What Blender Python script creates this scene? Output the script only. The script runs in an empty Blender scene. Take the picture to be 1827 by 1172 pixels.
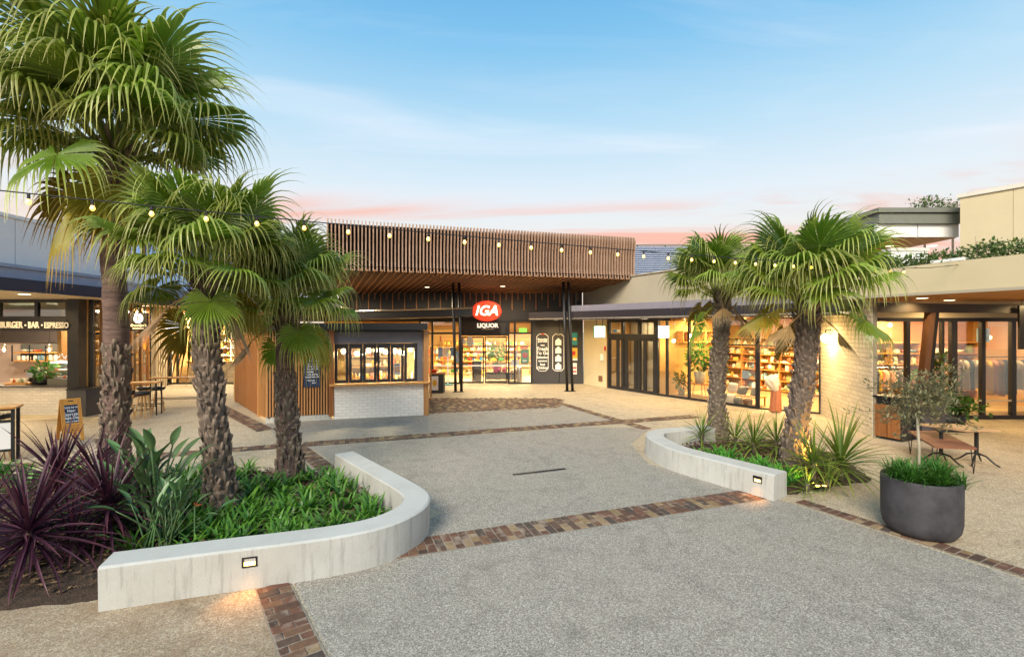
import bpy, bmesh, math, random
from mathutils import Vector, Matrix, noise as mnoise

# ------------------------------------------------------------------ camera
H, F, HY, CX = 2.7, 870.0, 584.0, 913.5      # eye height (m), focal length in photo pixels, horizon row, centre column
scene = bpy.context.scene
cam_d = bpy.data.cameras.new('camera')
cam_d.sensor_width = 36.0
cam_d.lens = 36.0 * F / 1827.0
cam_d.shift_y = -0.0011
cam_d.clip_start = 0.05
cam_d.clip_end = 3000
cam = bpy.data.objects.new('camera', cam_d)
scene.collection.objects.link(cam)
cam.location = (0, 0, H)
cam.rotation_euler = (math.radians(90), 0, 0)
scene.camera = cam

# ------------------------------------------------------------------ sky, sun, exposure
SUN_EL, SUN_AZ = math.radians(36), math.radians(200)     # azimuth clockwise from +Y (the view direction)
world = bpy.data.worlds.new('World')
scene.world = world
world.use_nodes = True
def lin(h):
    h = h.lstrip('#')
    c = [int(h[i:i+2], 16) / 255 for i in (0, 2, 4)]
    return tuple((x/12.92 if x <= .04045 else ((x+.055)/1.055)**2.4) for x in c) + (1.0,)
class NT:
    """small node-tree writer"""
    def __init__(self, tree):
        self.t = tree; self.n = tree.nodes; self.l = tree.links
    def add(self, typ, ins=None, **kw):
        nd = self.n.new(typ)
        for k, v in kw.items(): setattr(nd, k, v)
        for k, v in (ins or {}).items(): self.set(nd, k, v)
        return nd
    def set(self, nd, k, v):
        s = nd.inputs[k]
        if isinstance(v, bpy.types.NodeSocket): self.l.new(v, s)
        elif isinstance(v, bpy.types.Node): self.l.new(v.outputs[0], s)
        else: s.default_value = v
    def math(self, op, a, b=0.0, c=0.0, clamp=False):
        nd = self.add('ShaderNodeMath', {0: a, 1: b, 2: c}, operation=op); nd.use_clamp = clamp
        return nd.outputs[0]
    def mix(self, fac, a, b, blend='MIX'):
        nd = self.n.new('ShaderNodeMix'); nd.data_type = 'RGBA'; nd.blend_type = blend
        for k, v in ((0, fac), (6, a), (7, b)):
            s = nd.inputs[k]
            if isinstance(v, bpy.types.NodeSocket): self.l.new(v, s)
            else: s.default_value = v
        return nd.outputs[2]
    def ramp(self, fac, stops, interp='LINEAR'):
        nd = self.n.new('ShaderNodeValToRGB'); cr = nd.color_ramp; cr.interpolation = interp
        while len(cr.elements) < len(stops): cr.elements.new(0.5)
        for e, (p, c) in zip(cr.elements, stops):
            e.position = p; e.color = c if len(c) == 4 else tuple(c) + (1,)
        self.l.new(fac, nd.inputs[0])
        return nd.outputs[0]
def g3(v): return (v, v, v, 1)
w = NT(world.node_tree)
w.n.clear()
tc = w.add('ShaderNodeTexCoord').outputs['Generated']
sp = w.add('ShaderNodeSeparateXYZ', {0: tc})
zup = w.math('MAXIMUM', sp.outputs[2], 0.0)
nish = w.add('ShaderNodeTexSky', sky_type='NISHITA')
nish.sun_disc = False; nish.sun_elevation = SUN_EL; nish.sun_rotation = SUN_AZ
nish.air_density = 1.0; nish.dust_density = 0.6; nish.ozone_density = 2.0
nsc = w.mix(1.0, nish.outputs[0], (0.06, 0.06, 0.06, 1), 'MULTIPLY')
dusk = w.ramp(zup, [(0.0, lin('#f6dfc8')), (0.15, lin('#f4ece2')), (0.25, lin('#e4eff6')), (0.38, lin('#b9dff5')),
                    (0.50, lin('#86c6ef')), (0.60, lin('#66b2e6')), (1.0, lin('#7db4dc'))])
base = w.mix(0.86, nsc, dusk)
# clouds: the direction laid on a flat layer so that streaks shorten towards the horizon
den = w.math('ADD', zup, 0.10)
cx_ = w.math('DIVIDE', sp.outputs[0], den); cy_ = w.math('DIVIDE', sp.outputs[1], den)
cvec = w.add('ShaderNodeCombineXYZ', {0: w.math('MULTIPLY', cx_, 0.55), 1: w.math('MULTIPLY', cy_, 1.9), 2: 3.3}).outputs[0]
n1 = w.add('ShaderNodeTexNoise', {'Vector': cvec, 'Scale': 0.62, 'Detail': 7.0, 'Roughness': 0.55, 'Distortion': 0.5}).outputs[0]
n2 = w.add('ShaderNodeTexNoise', {'Vector': cvec, 'Scale': 1.5, 'Detail': 8.0, 'Roughness': 0.6, 'Distortion': 0.9}).outputs[0]
cm = w.ramp(n1, [(0.53, g3(0)), (0.70, g3(1))])
cm2 = w.ramp(n2, [(0.52, g3(0)), (0.75, g3(.5))])
low = w.ramp(zup, [(0.12, g3(1)), (0.225, g3(.95)), (0.28, g3(0))])          # low cloud bank catches the last pink light
ccol = w.mix(low, lin('#f4f1f8'), lin('#f4a488'))
shade = w.mix(w.math('MULTIPLY', low, 0.75), ccol, lin('#a9a3b6'))
ccol = w.mix(w.math('MULTIPLY', cm2, 1.6, clamp=True), ccol, shade)
cml = w.ramp(n1, [(0.48, g3(0)), (0.62, g3(1))])
amt = w.math('ADD', w.math('MAXIMUM', w.math('MULTIPLY', cm, 0.5), w.math('MULTIPLY', cml, w.math('MULTIPLY', low, 0.75))), w.math('MULTIPLY', cm2, 0.22), clamp=True)
skyc = w.mix(amt, base, ccol)
bg = w.add('ShaderNodeBackground', {'Color': skyc, 'Strength': 0.92})
w.add('ShaderNodeOutputWorld', {'Surface': bg.outputs[0]})

sun_d = bpy.data.lights.new('sun', 'SUN')
sun_d.energy = 4.0; sun_d.angle = math.radians(26); sun_d.color = (1.0, 0.88, 0.70)
sun = bpy.data.objects.new('sun', sun_d); scene.collection.objects.link(sun)
sdir = Vector((math.sin(SUN_AZ)*math.cos(SUN_EL), math.cos(SUN_AZ)*math.cos(SUN_EL), math.sin(SUN_EL)))
sun.rotation_euler = sdir.to_track_quat('Z', 'Y').to_euler()
sun.location = sdir * 40
scene.view_settings.view_transform = 'Standard'
scene.view_settings.look = 'None'
scene.view_settings.exposure = 0.32
scene.view_settings.gamma = 1.0
scene.view_settings.use_curve_mapping = False
cy = scene.cycles
cy.use_denoising = True
cy.max_bounces = 7; cy.diffuse_bounces = 3; cy.glossy_bounces = 3; cy.transmission_bounces = 4; cy.transparent_max_bounces = 10
cy.sample_clamp_indirect = 4.0; cy.caustics_reflective = False; cy.caustics_refractive = False
cy.use_adaptive_sampling = True; cy.adaptive_threshold = 0.02

# ------------------------------------------------------------------ helpers
R = random.Random(7)
COL = scene.collection
def g(px, py, z=0.0):
    """photo pixel on the horizontal plane at height z"""
    Y = F*(H-z)/(py-HY)
    return Vector(((px-CX)*Y/F, Y, z))
def wp(px, py, Y):
    """photo pixel at the depth Y (taken from what the thing touches)"""
    return Vector(((px-CX)*Y/F, Y, H-(py-HY)*Y/F))
def V(*a): return Vector(a)
def RZ(a): return Matrix.Rotation(a, 4, 'Z')
def T(v): return Matrix.Translation(v)
def frame(p, xdir, up=(0, 0, 1)):
    """matrix with local x along xdir, local y horizontal to its left, z up"""
    x = Vector((xdir[0], xdir[1], 0)).normalized(); z = Vector(up); y = z.cross(x)
    m = Matrix((x, y, z)).transposed().to_4x4()
    return T(Vector(p)) @ m
def WM(o):
    m = o.matrix_basis.copy()
    return WM(o.parent) @ o.matrix_parent_inverse @ m if o.parent else m
def props(o, label=None, cat=None, group=None, kind=None):
    if label: o['label'] = label
    if cat: o['category'] = cat
    if group: o['group'] = group
    if kind: o['kind'] = kind
    return o
def put(name, mesh, M=None, parent=None, **kw):
    o = bpy.data.objects.new(name, mesh)
    COL.objects.link(o)
    if M is not None: o.matrix_basis = M
    if parent is not None:
        o.parent = parent; o.matrix_parent_inverse = WM(parent).inverted()
    return props(o, **kw)
def thing(name, label, cat, loc=(0, 0, 0), rotz=0.0, group=None):
    o = bpy.data.objects.new(name, None)
    o.empty_display_size = 0.2
    COL.objects.link(o); o.matrix_basis = T(Vector(loc)) @ RZ(rotz)
    return props(o, label, cat, group)
class MB:
    def __init__(self): self.v = []; self.f = []; self.c = []; self.col = False
    def add(self, vs, fs, c=0.0):
        n = len(self.v)
        self.v += [Vector(x) for x in vs]; self.f += [tuple(i+n for i in f) for f in fs]
        self.c += ([c]*len(vs) if not isinstance(c, (list, tuple)) else list(c))
        return self
    def box(self, c, s, M=None, taper=1.0):
        x, y, z = s[0]/2, s[1]/2, s[2]/2
        vs = [V(-x, -y, -z), V(x, -y, -z), V(x, y, -z), V(-x, y, -z),
              V(-x*taper, -y*taper, z), V(x*taper, -y*taper, z), V(x*taper, y*taper, z), V(-x*taper, y*taper, z)]
        vs = [p + Vector(c) for p in vs]
        if M is not None: vs = [M @ p for p in vs]
        return self.add(vs, [(0, 3, 2, 1), (4, 5, 6, 7), (0, 1, 5, 4), (1, 2, 6, 5), (2, 3, 7, 6), (3, 0, 4, 7)])
    def b2(self, x0, x1, y0, y1, z0, z1, M=None):
        return self.box(((x0+x1)/2, (y0+y1)/2, (z0+z1)/2), (x1-x0, y1-y0, z1-z0), M)
    def bbox(self, x0, x1, y0, y1, z0, z1, bev=0.01, M=None):
        """box with chamfered edges"""
        bm = bmesh.new(); bmesh.ops.create_cube(bm, size=1)
        for v in bm.verts: v.co = V(v.co.x*(x1-x0)+(x0+x1)/2, v.co.y*(y1-y0)+(y0+y1)/2, v.co.z*(z1-z0)+(z0+z1)/2)
        bmesh.ops.bevel(bm, geom=bm.edges[:], offset=bev, segments=1, affect='EDGES')
        return self.bm(bm, M)
    def bm(self, bm, M=None):
        bm.verts.index_update()
        self.add([(M @ v.co if M is not None else v.co.copy()) for v in bm.verts], [tuple(v.index for v in f.verts) for f in bm.faces])
        bm.free(); return self
    def prism(self, poly, z0, z1):
        n = len(poly)
        vs = [V(p[0], p[1], z0) for p in poly] + [V(p[0], p[1], z1) for p in poly]
        a = sum(poly[i][0]*poly[(i+1) % n][1]-poly[(i+1) % n][0]*poly[i][1] for i in range(n))
        fs = [tuple(range(n-1, -1, -1)), tuple(range(n, 2*n))] + [(i, (i+1) % n, n+(i+1) % n, n+i) for i in range(n)]
        if a < 0: fs = [tuple(reversed(f)) for f in fs]
        return self.add(vs, fs)
    def sheet(self, poly, z):
        return self.add([V(p[0], p[1], z) for p in poly], [tuple(range(len(poly)))])
    def tube(self, pts, r, seg=8, caps=True, M=None):
        pts = [Vector(p) for p in pts]
        rs = r if isinstance(r, (list, tuple)) else [r]*len(pts)
        vs, fs = [], []
        up = None
        for i, p in enumerate(pts):
            d = (pts[min(i+1, len(pts)-1)] - pts[max(i-1, 0)]).normalized()
            if up is None: up = V(0, 0, 1) if abs(d.z) < .9 else V(1, 0, 0)
            a = d.cross(up).normalized(); b = a.cross(d).normalized(); up = b
            for k in range(seg):
                t = 2*math.pi*k/seg
                vs.append(p + a*math.cos(t)*rs[i] + b*math.sin(t)*rs[i])
        for i in range(len(pts)-1):
            for k in range(seg):
                q = i*seg
                fs.append((q+k, q+(k+1) % seg, q+seg+(k+1) % seg, q+seg+k))
        if caps: fs += [tuple(range(seg-1, -1, -1)), tuple(range((len(pts)-1)*seg, len(pts)*seg))]
        if M is not None: vs = [M @ v for v in vs]
        return self.add(vs, fs)
    def lathe(self, prof, seg=20, c=(0, 0, 0), M=None):
        vs, fs = [], []
        for (r, z) in prof:
            for k in range(seg):
                t = 2*math.pi*k/seg
                vs.append(V(c[0]+r*math.cos(t), c[1]+r*math.sin(t), c[2]+z))
        for i in range(len(prof)-1):
            for k in range(seg):
                q = i*seg
                fs.append((q+k, q+(k+1) % seg, q+seg+(k+1) % seg, q+seg+k))
        if prof[0][0] > 1e-4: fs.append(tuple(range(seg-1, -1, -1)))
        if prof[-1][0] > 1e-4: fs.append(tuple(range((len(prof)-1)*seg, len(prof)*seg)))
        if M is not None: vs = [M @ v for v in vs]
        return self.add(vs, fs)
    def ball(self, c, r, seg=10, M=None):
        r = r if isinstance(r, (tuple, list)) else (r, r, r)
        bm = bmesh.new(); bmesh.ops.create_uvsphere(bm, u_segments=seg, v_segments=max(5, seg//2+1), radius=1)
        for v in bm.verts: v.co = V(v.co.x*r[0]+c[0], v.co.y*r[1]+c[1], v.co.z*r[2]+c[2])
        return self.bm(bm, M)
    def wall(self, pts, z0, z1, th):
        """wall along a polyline; th > 0 gives it its thickness to the left of the run"""
        n = len(pts); off = []
        for i in range(n):
            p = V(*pts[i][:2], 0); ns = []
            for a, b in ((i-1, i), (i, i+1)):
                if 0 <= a and b < n:
                    d = V(pts[b][0]-pts[a][0], pts[b][1]-pts[a][1], 0).normalized(); ns.append(V(-d.y, d.x, 0))
            m = sum(ns, V(0, 0, 0)).normalized(); k = 1/max(.3, m.dot(ns[0]))
            off.append(p + m*th*k)
        poly = [(p[0], p[1]) for p in pts] + [(p.x, p.y) for p in reversed(off)]
        m_ = len(poly)
        za = z0 if isinstance(z0, (list, tuple)) else [z0]*n
        zb = z1 if isinstance(z1, (list, tuple)) else [z1]*n
        for i in range(n-1):
            q = [(pts[i], i), (pts[i+1], i+1), (off[i+1], i+1), (off[i], i)]
            vs = [V(p[0], p[1], za[j]) for p, j in q] + [V(p[0], p[1], zb[j]) for p, j in q]
            fs = [(3, 2, 1, 0), (4, 5, 6, 7), (0, 1, 5, 4), (2, 3, 7, 6)]
            if i == 0: fs.append((3, 0, 4, 7))
            if i == n-2: fs.append((1, 2, 6, 5))
            if th < 0: fs = [tuple(reversed(f)) for f in fs]
            self.add(vs, fs)
        return self
    def mesh(self, name, mat, smooth=False, center=True):
        if center and self.v:
            xs = [p.x for p in self.v]; ys = [p.y for p in self.v]; zs = [p.z for p in self.v]
            c = V((min(xs)+max(xs))/2, (min(ys)+max(ys))/2, min(zs))
        else: c = V(0, 0, 0)
        me = bpy.data.meshes.new(name)
        me.from_pydata([tuple(p-c) for p in self.v], [], self.f)
        if self.col:
            at = me.attributes.new('tint', 'FLOAT', 'POINT')
            at.data.foreach_set('value', self.c)
        if smooth: me.polygons.foreach_set('use_smooth', [True]*len(me.polygons))
        me.materials.append(mat); me.update()
        return me, c
    def build(self, name, mat, parent=None, smooth=False, M=None, **kw):
        me, c = self.mesh(name, mat, smooth)
        m = T(c)
        if M is not None: m = M @ m
        return put(name, me, m, parent, **kw)
def box_obj(name, mat, x0, x1, y0, y1, z0, z1, parent=None, M=None, bev=0.0, **kw):
    m = MB()
    (m.bbox(x0, x1, y0, y1, z0, z1, bev) if bev else m.b2(x0, x1, y0, y1, z0, z1))
    return m.build(name, mat, parent, M=M, **kw)
_txt = {}
def text_mesh(s, size, mat, bold=0.0, shear=0.0, ext=0.004, align='CENTER', spacing=1.0):
    key = (s, size, mat.name, bold, shear, ext, align, spacing)
    if key in _txt: return _txt[key]
    cu = bpy.data.curves.new('lettering', 'FONT')
    cu.body = s; cu.size = size; cu.align_x = align; cu.align_y = 'CENTER'; cu.extrude = ext
    cu.offset = bold; cu.shear = shear; cu.space_character = spacing; cu.resolution_u = 3
    o = bpy.data.objects.new('lettering', cu); COL.objects.link(o)
    dg = bpy.context.evaluated_depsgraph_get()
    me = bpy.data.meshes.new_from_object(o.evaluated_get(dg))
    me.materials.clear(); me.materials.append(mat)
    bpy.data.objects.remove(o); bpy.data.curves.remove(cu)
    me.name = 'lettering'; _txt[key] = me
    return me
def wall_text(s, size, mat, p, xdir, parent, name='lettering', fit=None, **kw):
    """upright lettering at p reading along xdir"""
    x = Vector((xdir[0], xdir[1], 0)).normalized(); z = V(0, 0, 1); n = x.cross(z)
    m = Matrix((x, z, n)).transposed().to_4x4()
    me = text_mesh(s, size, mat, **kw); k = 1.0
    if fit:
        xs = [v.co.x for v in me.vertices]; k = fit/(max(xs)-min(xs))
    return put(name, me, T(Vector(p)) @ m @ Matrix.Diagonal((k, 1, 1, 1)), parent)
def lamp(kind, loc, power, color, parent=None, size=0.1, aim=None, spot=None, name='lamp_light'):
    d = bpy.data.lights.new(name, kind); d.energy = power; d.color = color
    if kind == 'AREA':
        if isinstance(size, tuple): d.shape = 'RECTANGLE'; d.size, d.size_y = size
        else: d.size = size
    else: d.shadow_soft_size = size
    if kind == 'SPOT': d.spot_size = spot or math.radians(110); d.spot_blend = 0.6
    o = bpy.data.objects.new(name, d); COL.objects.link(o)
    q = Vector(aim if aim is not None else (0, 0, -1)).to_track_quat('-Z', 'Y').to_matrix().to_4x4()
    o.matrix_basis = T(Vector(loc)) @ q
    if parent is not None:
        o.parent = parent; o.matrix_parent_inverse = WM(parent).inverted()
    return o
WARM = (1.0, 0.72, 0.38)
WARM2 = (1.0, 0.80, 0.52)

# ------------------------------------------------------------------ materials
MATS = {}
def mk(name, col, rough=0.6, metal=0.0, var=0.0, vscale=3.0, bump=0.0, bscale=40.0, emit=None, estr=0.0, rand=0.0, spec=None, stretch=None, coord='Object', col2=None):
    m = bpy.data.materials.new(name); m.use_nodes = True
    t = NT(m.node_tree); bs = t.n['Principled BSDF']
    c = lin(col) if isinstance(col, str) else col
    bs.inputs['Roughness'].default_value = rough; bs.inputs['Metallic'].default_value = metal
    if spec is not None: bs.inputs['Specular IOR Level'].default_value = spec
    out = None
    vec = t.add('ShaderNodeTexCoord').outputs[coord]
    if stretch: vec = t.add('ShaderNodeMapping', {'Vector': vec, 'Scale': stretch}).outputs[0]
    if var or col2:
        nz = t.add('ShaderNodeTexNoise', {'Vector': vec, 'Scale': vscale, 'Detail': 6.0, 'Roughness': 0.6}).outputs[0]
        nz = t.ramp(nz, [(0.3, g3(0)), (0.7, g3(1))])
        if col2: out = t.mix(nz, c, lin(col2))
        else:
            lo = tuple(max(0, x*(1-var)) for x in c[:3]) + (1,); hi = tuple(min(1, x*(1+var)) for x in c[:3]) + (1,)
            out = t.mix(nz, lo, hi)
    if rand:
        oi = t.add('ShaderNodeObjectInfo').outputs['Random']
        v = t.math('ADD', t.math('MULTIPLY', oi, 2*rand), 1-rand)
        hs = t.add('ShaderNodeHueSaturation', {'Color': out if out is not None else c, 'Value': v})
        out = hs.outputs[0]
    if out is not None: t.l.new(out, bs.inputs['Base Color'])
    else: bs.inputs['Base Color'].default_value = c
    if bump:
        bz = t.add('ShaderNodeTexNoise', {'Vector': vec, 'Scale': bscale, 'Detail': 4.0}).outputs[0]
        b = t.add('ShaderNodeBump', {'Height': bz, 'Strength': bump, 'Distance': 0.02})
        t.l.new(b.outputs[0], bs.inputs['Normal'])
    if emit:
        bs.inputs['Emission Color'].default_value = lin(emit) if isinstance(emit, str) else emit
        bs.inputs['Emission Strength'].default_value = estr
        if estr and estr < 60: m.cycles.emission_sampling = 'NONE'
    MATS[name] = m
    return m
def mk_palette(name, cols, rough=0.6):
    """one of several colours for each object"""
    m = bpy.data.materials.new(name); m.use_nodes = True
    t = NT(m.node_tree); bs = t.n['Principled BSDF']; bs.inputs['Roughness'].default_value = rough
    oi = t.add('ShaderNodeObjectInfo').outputs['Random']
    n = len(cols)
    t.l.new(t.ramp(oi, [(i/n, lin(c)) for i, c in enumerate(cols)], 'CONSTANT'), bs.inputs['Base Color'])
    MATS[name] = m
    return m
def mk_glass(name, tint='#ffffff', refl=0.12):
    m = bpy.data.materials.new(name); m.use_nodes = True
    t = NT(m.node_tree); t.n.clear()
    tr = t.add('ShaderNodeBsdfTransparent', {'Color': lin(tint)})
    gl = t.add('ShaderNodeBsdfGlossy', {'Roughness': 0.02, 'Color': (1, 1, 1, 1)})
    lw = t.add('ShaderNodeLayerWeight', {'Blend': 0.25}).outputs['Fresnel']
    fac = t.math('ADD', t.math('MULTIPLY', lw, 0.5), refl, clamp=True)
    mx = t.add('ShaderNodeMixShader', {0: fac, 1: tr.outputs[0], 2: gl.outputs[0]})
    t.add('ShaderNodeOutputMaterial', {'Surface': mx.outputs[0]})
    MATS[name] = m
    return m
def mk_leaf(name, base, tip, rand=0.25, trans=0.3, rough=0.45, dry='#8a6a30', vein=0.0):
    m = bpy.data.materials.new(name); m.use_nodes = True
    t = NT(m.node_tree); bs = t.n['Principled BSDF']; bs.inputs['Roughness'].default_value = rough
    at = t.add('ShaderNodeAttribute', attribute_name='tint').outputs['Fac']
    oi = t.add('ShaderNodeObjectInfo').outputs['Random']
    tcn = t.add('ShaderNodeTexCoord').outputs['Object']
    nz = t.add('ShaderNodeTexNoise', {'Vector': tcn, 'Scale': 5.0, 'Detail': 3.0}).outputs[0]
    c = t.mix(t.ramp(at, [(0.35, g3(0)), (0.9, g3(1))]), lin(base), lin(tip))
    c = t.mix(t.ramp(at, [(0.93, g3(0)), (1.0, g3(.8))]), c, lin(dry))
    v = t.math('ADD', t.math('MULTIPLY', oi, 2*rand), 1-rand)
    v = t.math('MULTIPLY', v, t.math('ADD', t.math('MULTIPLY', nz, 0.7), 0.65))
    hs = t.add('ShaderNodeHueSaturation', {'Color': c, 'Value': v, 'Hue': t.math('ADD', t.math('MULTIPLY', oi, 0.03), 0.485)})
    t.l.new(hs.outputs[0], bs.inputs['Base Color'])
    tl = t.add('ShaderNodeBsdfTranslucent', {'Color': hs.outputs[0]})
    mx = t.add('ShaderNodeMixShader', {0: trans, 1: bs.outputs[0], 2: tl.outputs[0]})
    out = [n for n in t.n if n.type == 'OUTPUT_MATERIAL'][0]
    t.l.new(mx.outputs[0], out.inputs['Surface'])
    MATS[name] = m
    return m
def mk_aggregate(name, cols, scale, big='#888888', bigamt=0.3, rough=0.75, bscale=0.55):
    """exposed-aggregate concrete: pebbles of several tones, broad soft staining, small relief"""
    m = bpy.data.materials.new(name); m.use_nodes = True
    t = NT(m.node_tree); bs = t.n['Principled BSDF']; bs.inputs['Roughness'].default_value = rough
    vec = t.add('ShaderNodeTexCoord').outputs['Object']
    vo = t.add('ShaderNodeTexVoronoi', {'Vector': vec, 'Scale': scale, 'Randomness': 1.0})
    sx = t.add('ShaderNodeSeparateXYZ', {0: vo.outputs['Color']}).outputs[0]
    n = len(cols)
    c = t.ramp(sx, [(i/n, lin(x)) for i, x in enumerate(cols)], 'CONSTANT')
    nz = t.add('ShaderNodeTexNoise', {'Vector': vec, 'Scale': bscale, 'Detail': 6.0, 'Roughness': 0.65}).outputs[0]
    nf = t.add('ShaderNodeTexNoise', {'Vector': vec, 'Scale': scale*0.33, 'Detail': 3.0}).outputs[0]
    c = t.mix(t.math('MULTIPLY', t.ramp(nz, [(0.35, g3(0)), (0.7, g3(1))]), bigamt), c, lin(big))
    c = t.mix(0.55, c, t.ramp(nf, [(0.3, g3(.45)), (0.7, g3(1))]), 'MULTIPLY')
    ns = t.add('ShaderNodeTexNoise', {'Vector': vec, 'Scale': 3.1, 'Detail': 7.0, 'Roughness': 0.7}).outputs[0]
    c = t.mix(0.35, c, t.ramp(ns, [(0.36, g3(.55)), (0.5, g3(1))]), 'MULTIPLY')
    sv = t.add('ShaderNodeTexVoronoi', {'Vector': vec, 'Scale': 1.7, 'Randomness': 1.0})
    c = t.mix(t.math('MULTIPLY', t.ramp(sv.outputs['Distance'], [(0.0, g3(1)), (0.035, g3(1)), (0.055, g3(0))]), 0.35), c, lin('#57514a'))
    sd2 = t.add('ShaderNodeTexNoise', {'Vector': vec, 'Scale': 0.9, 'Detail': 9.0, 'Roughness': 0.75, 'Distortion': 1.2}).outputs[0]
    c = t.mix(0.5, c, t.ramp(sd2, [(0.36, g3(.6)), (0.47, g3(1)), (0.62, g3(1)), (0.72, g3(1.18))]), 'MULTIPLY')
    t.l.new(c, bs.inputs['Base Color'])
    b = t.add('ShaderNodeBump', {'Height': vo.outputs['Distance'], 'Strength': 0.35, 'Distance': 0.01})
    b.invert = True
    t.l.new(b.outputs[0], bs.inputs['Normal'])
    MATS[name] = m
    return m
def mk_concrete(name, col, dark):
    """cast concrete with blotches and vertical run-off streaks"""
    m = bpy.data.materials.new(name); m.use_nodes = True
    t = NT(m.node_tree); bs = t.n['Principled BSDF']; bs.inputs['Roughness'].default_value = 0.75
    vec = t.add('ShaderNodeTexCoord').outputs['Object']
    st = t.add('ShaderNodeMapping', {'Vector': vec, 'Scale': (11, 11, 0.9)}).outputs[0]
    n1 = t.add('ShaderNodeTexNoise', {'Vector': vec, 'Scale': 2.2, 'Detail': 8.0, 'Roughness': 0.65}).outputs[0]
    n2 = t.add('ShaderNodeTexNoise', {'Vector': st, 'Scale': 1.6, 'Detail': 6.0, 'Roughness': 0.7}).outputs[0]
    n3 = t.add('ShaderNodeTexNoise', {'Vector': vec, 'Scale': 70.0, 'Detail': 3.0}).outputs[0]
    c = t.mix(t.math('MULTIPLY', t.ramp(n1, [(0.35, g3(0)), (0.7, g3(1))]), .45), lin(col), lin(dark))
    nrm = t.add('ShaderNodeSeparateXYZ', {0: t.add('ShaderNodeNewGeometry').outputs['Normal']}).outputs[2]
    side = t.math('SUBTRACT', 1.0, t.math('ABSOLUTE', nrm), clamp=True)
    c = t.mix(t.math('MULTIPLY', t.math('MULTIPLY', t.ramp(n2, [(0.52, g3(0)), (0.72, g3(1))]), .5), side), c, lin('#6d6a62'))
    c = t.mix(0.2, c, t.ramp(n3, [(0.3, g3(.6)), (0.7, g3(1))]), 'MULTIPLY')
    n4 = t.add('ShaderNodeTexNoise', {'Vector': vec, 'Scale': 5.0, 'Detail': 2.0}).outputs[0]
    c = t.mix(t.math('MULTIPLY', t.ramp(n4, [(0.68, g3(0)), (0.78, g3(1))]), .3), c, lin('#a5805a'))
    ph = t.add('ShaderNodeTexVoronoi', {'Vector': vec, 'Scale': 16.0, 'Randomness': 1.0}).outputs['Distance']
    c = t.mix(t.math('MULTIPLY', t.ramp(ph, [(0.0, g3(1)), (0.06, g3(1)), (0.1, g3(0))]), t.math('MULTIPLY', n1, 0.9)), c, lin('#6f6c66'))
    t.l.new(c, bs.inputs['Base Color'])
    b = t.add('ShaderNodeBump', {'Height': n3, 'Strength': 0.15, 'Distance': 0.01})
    t.l.new(b.outputs[0], bs.inputs['Normal'])
    MATS[name] = m
    return m
def mk_wood(name, c1, c2, rough=0.5, axis='z', scale=1.0, rand=0.12):
    m = bpy.data.materials.new(name); m.use_nodes = True
    t = NT(m.node_tree); bs = t.n['Principled BSDF']; bs.inputs['Roughness'].default_value = rough
    vec = t.add('ShaderNodeTexCoord').outputs['Object']
    s = {'x': (1.5, 22, 22), 'y': (22, 1.5, 22), 'z': (22, 22, 1.5)}[axis]
    oi = t.add('ShaderNodeObjectInfo')
    off = t.add('ShaderNodeCombineXYZ', {0: t.math('MULTIPLY', oi.outputs['Random'], 30.0), 1: 0.0, 2: t.math('MULTIPLY', oi.outputs['Random'], 13.0)}).outputs[0]
    mp = t.add('ShaderNodeMapping', {'Vector': vec, 'Scale': tuple(x*scale for x in s), 'Location': off}).outputs[0]
    nz = t.add('ShaderNodeTexNoise', {'Vector': mp, 'Scale': 1.0, 'Detail': 6.0, 'Roughness': 0.6, 'Distortion': 0.4}).outputs[0]
    c = t.mix(t.ramp(nz, [(0.3, g3(0)), (0.7, g3(1))]), lin(c1), lin(c2))
    v = t.math('ADD', t.math('MULTIPLY', oi.outputs['Random'], 2*rand), 1-rand)
    hs = t.add('ShaderNodeHueSaturation', {'Color': c, 'Value': v})
    t.l.new(hs.outputs[0], bs.inputs['Base Color'])
    MATS[name] = m
    return m

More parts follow.
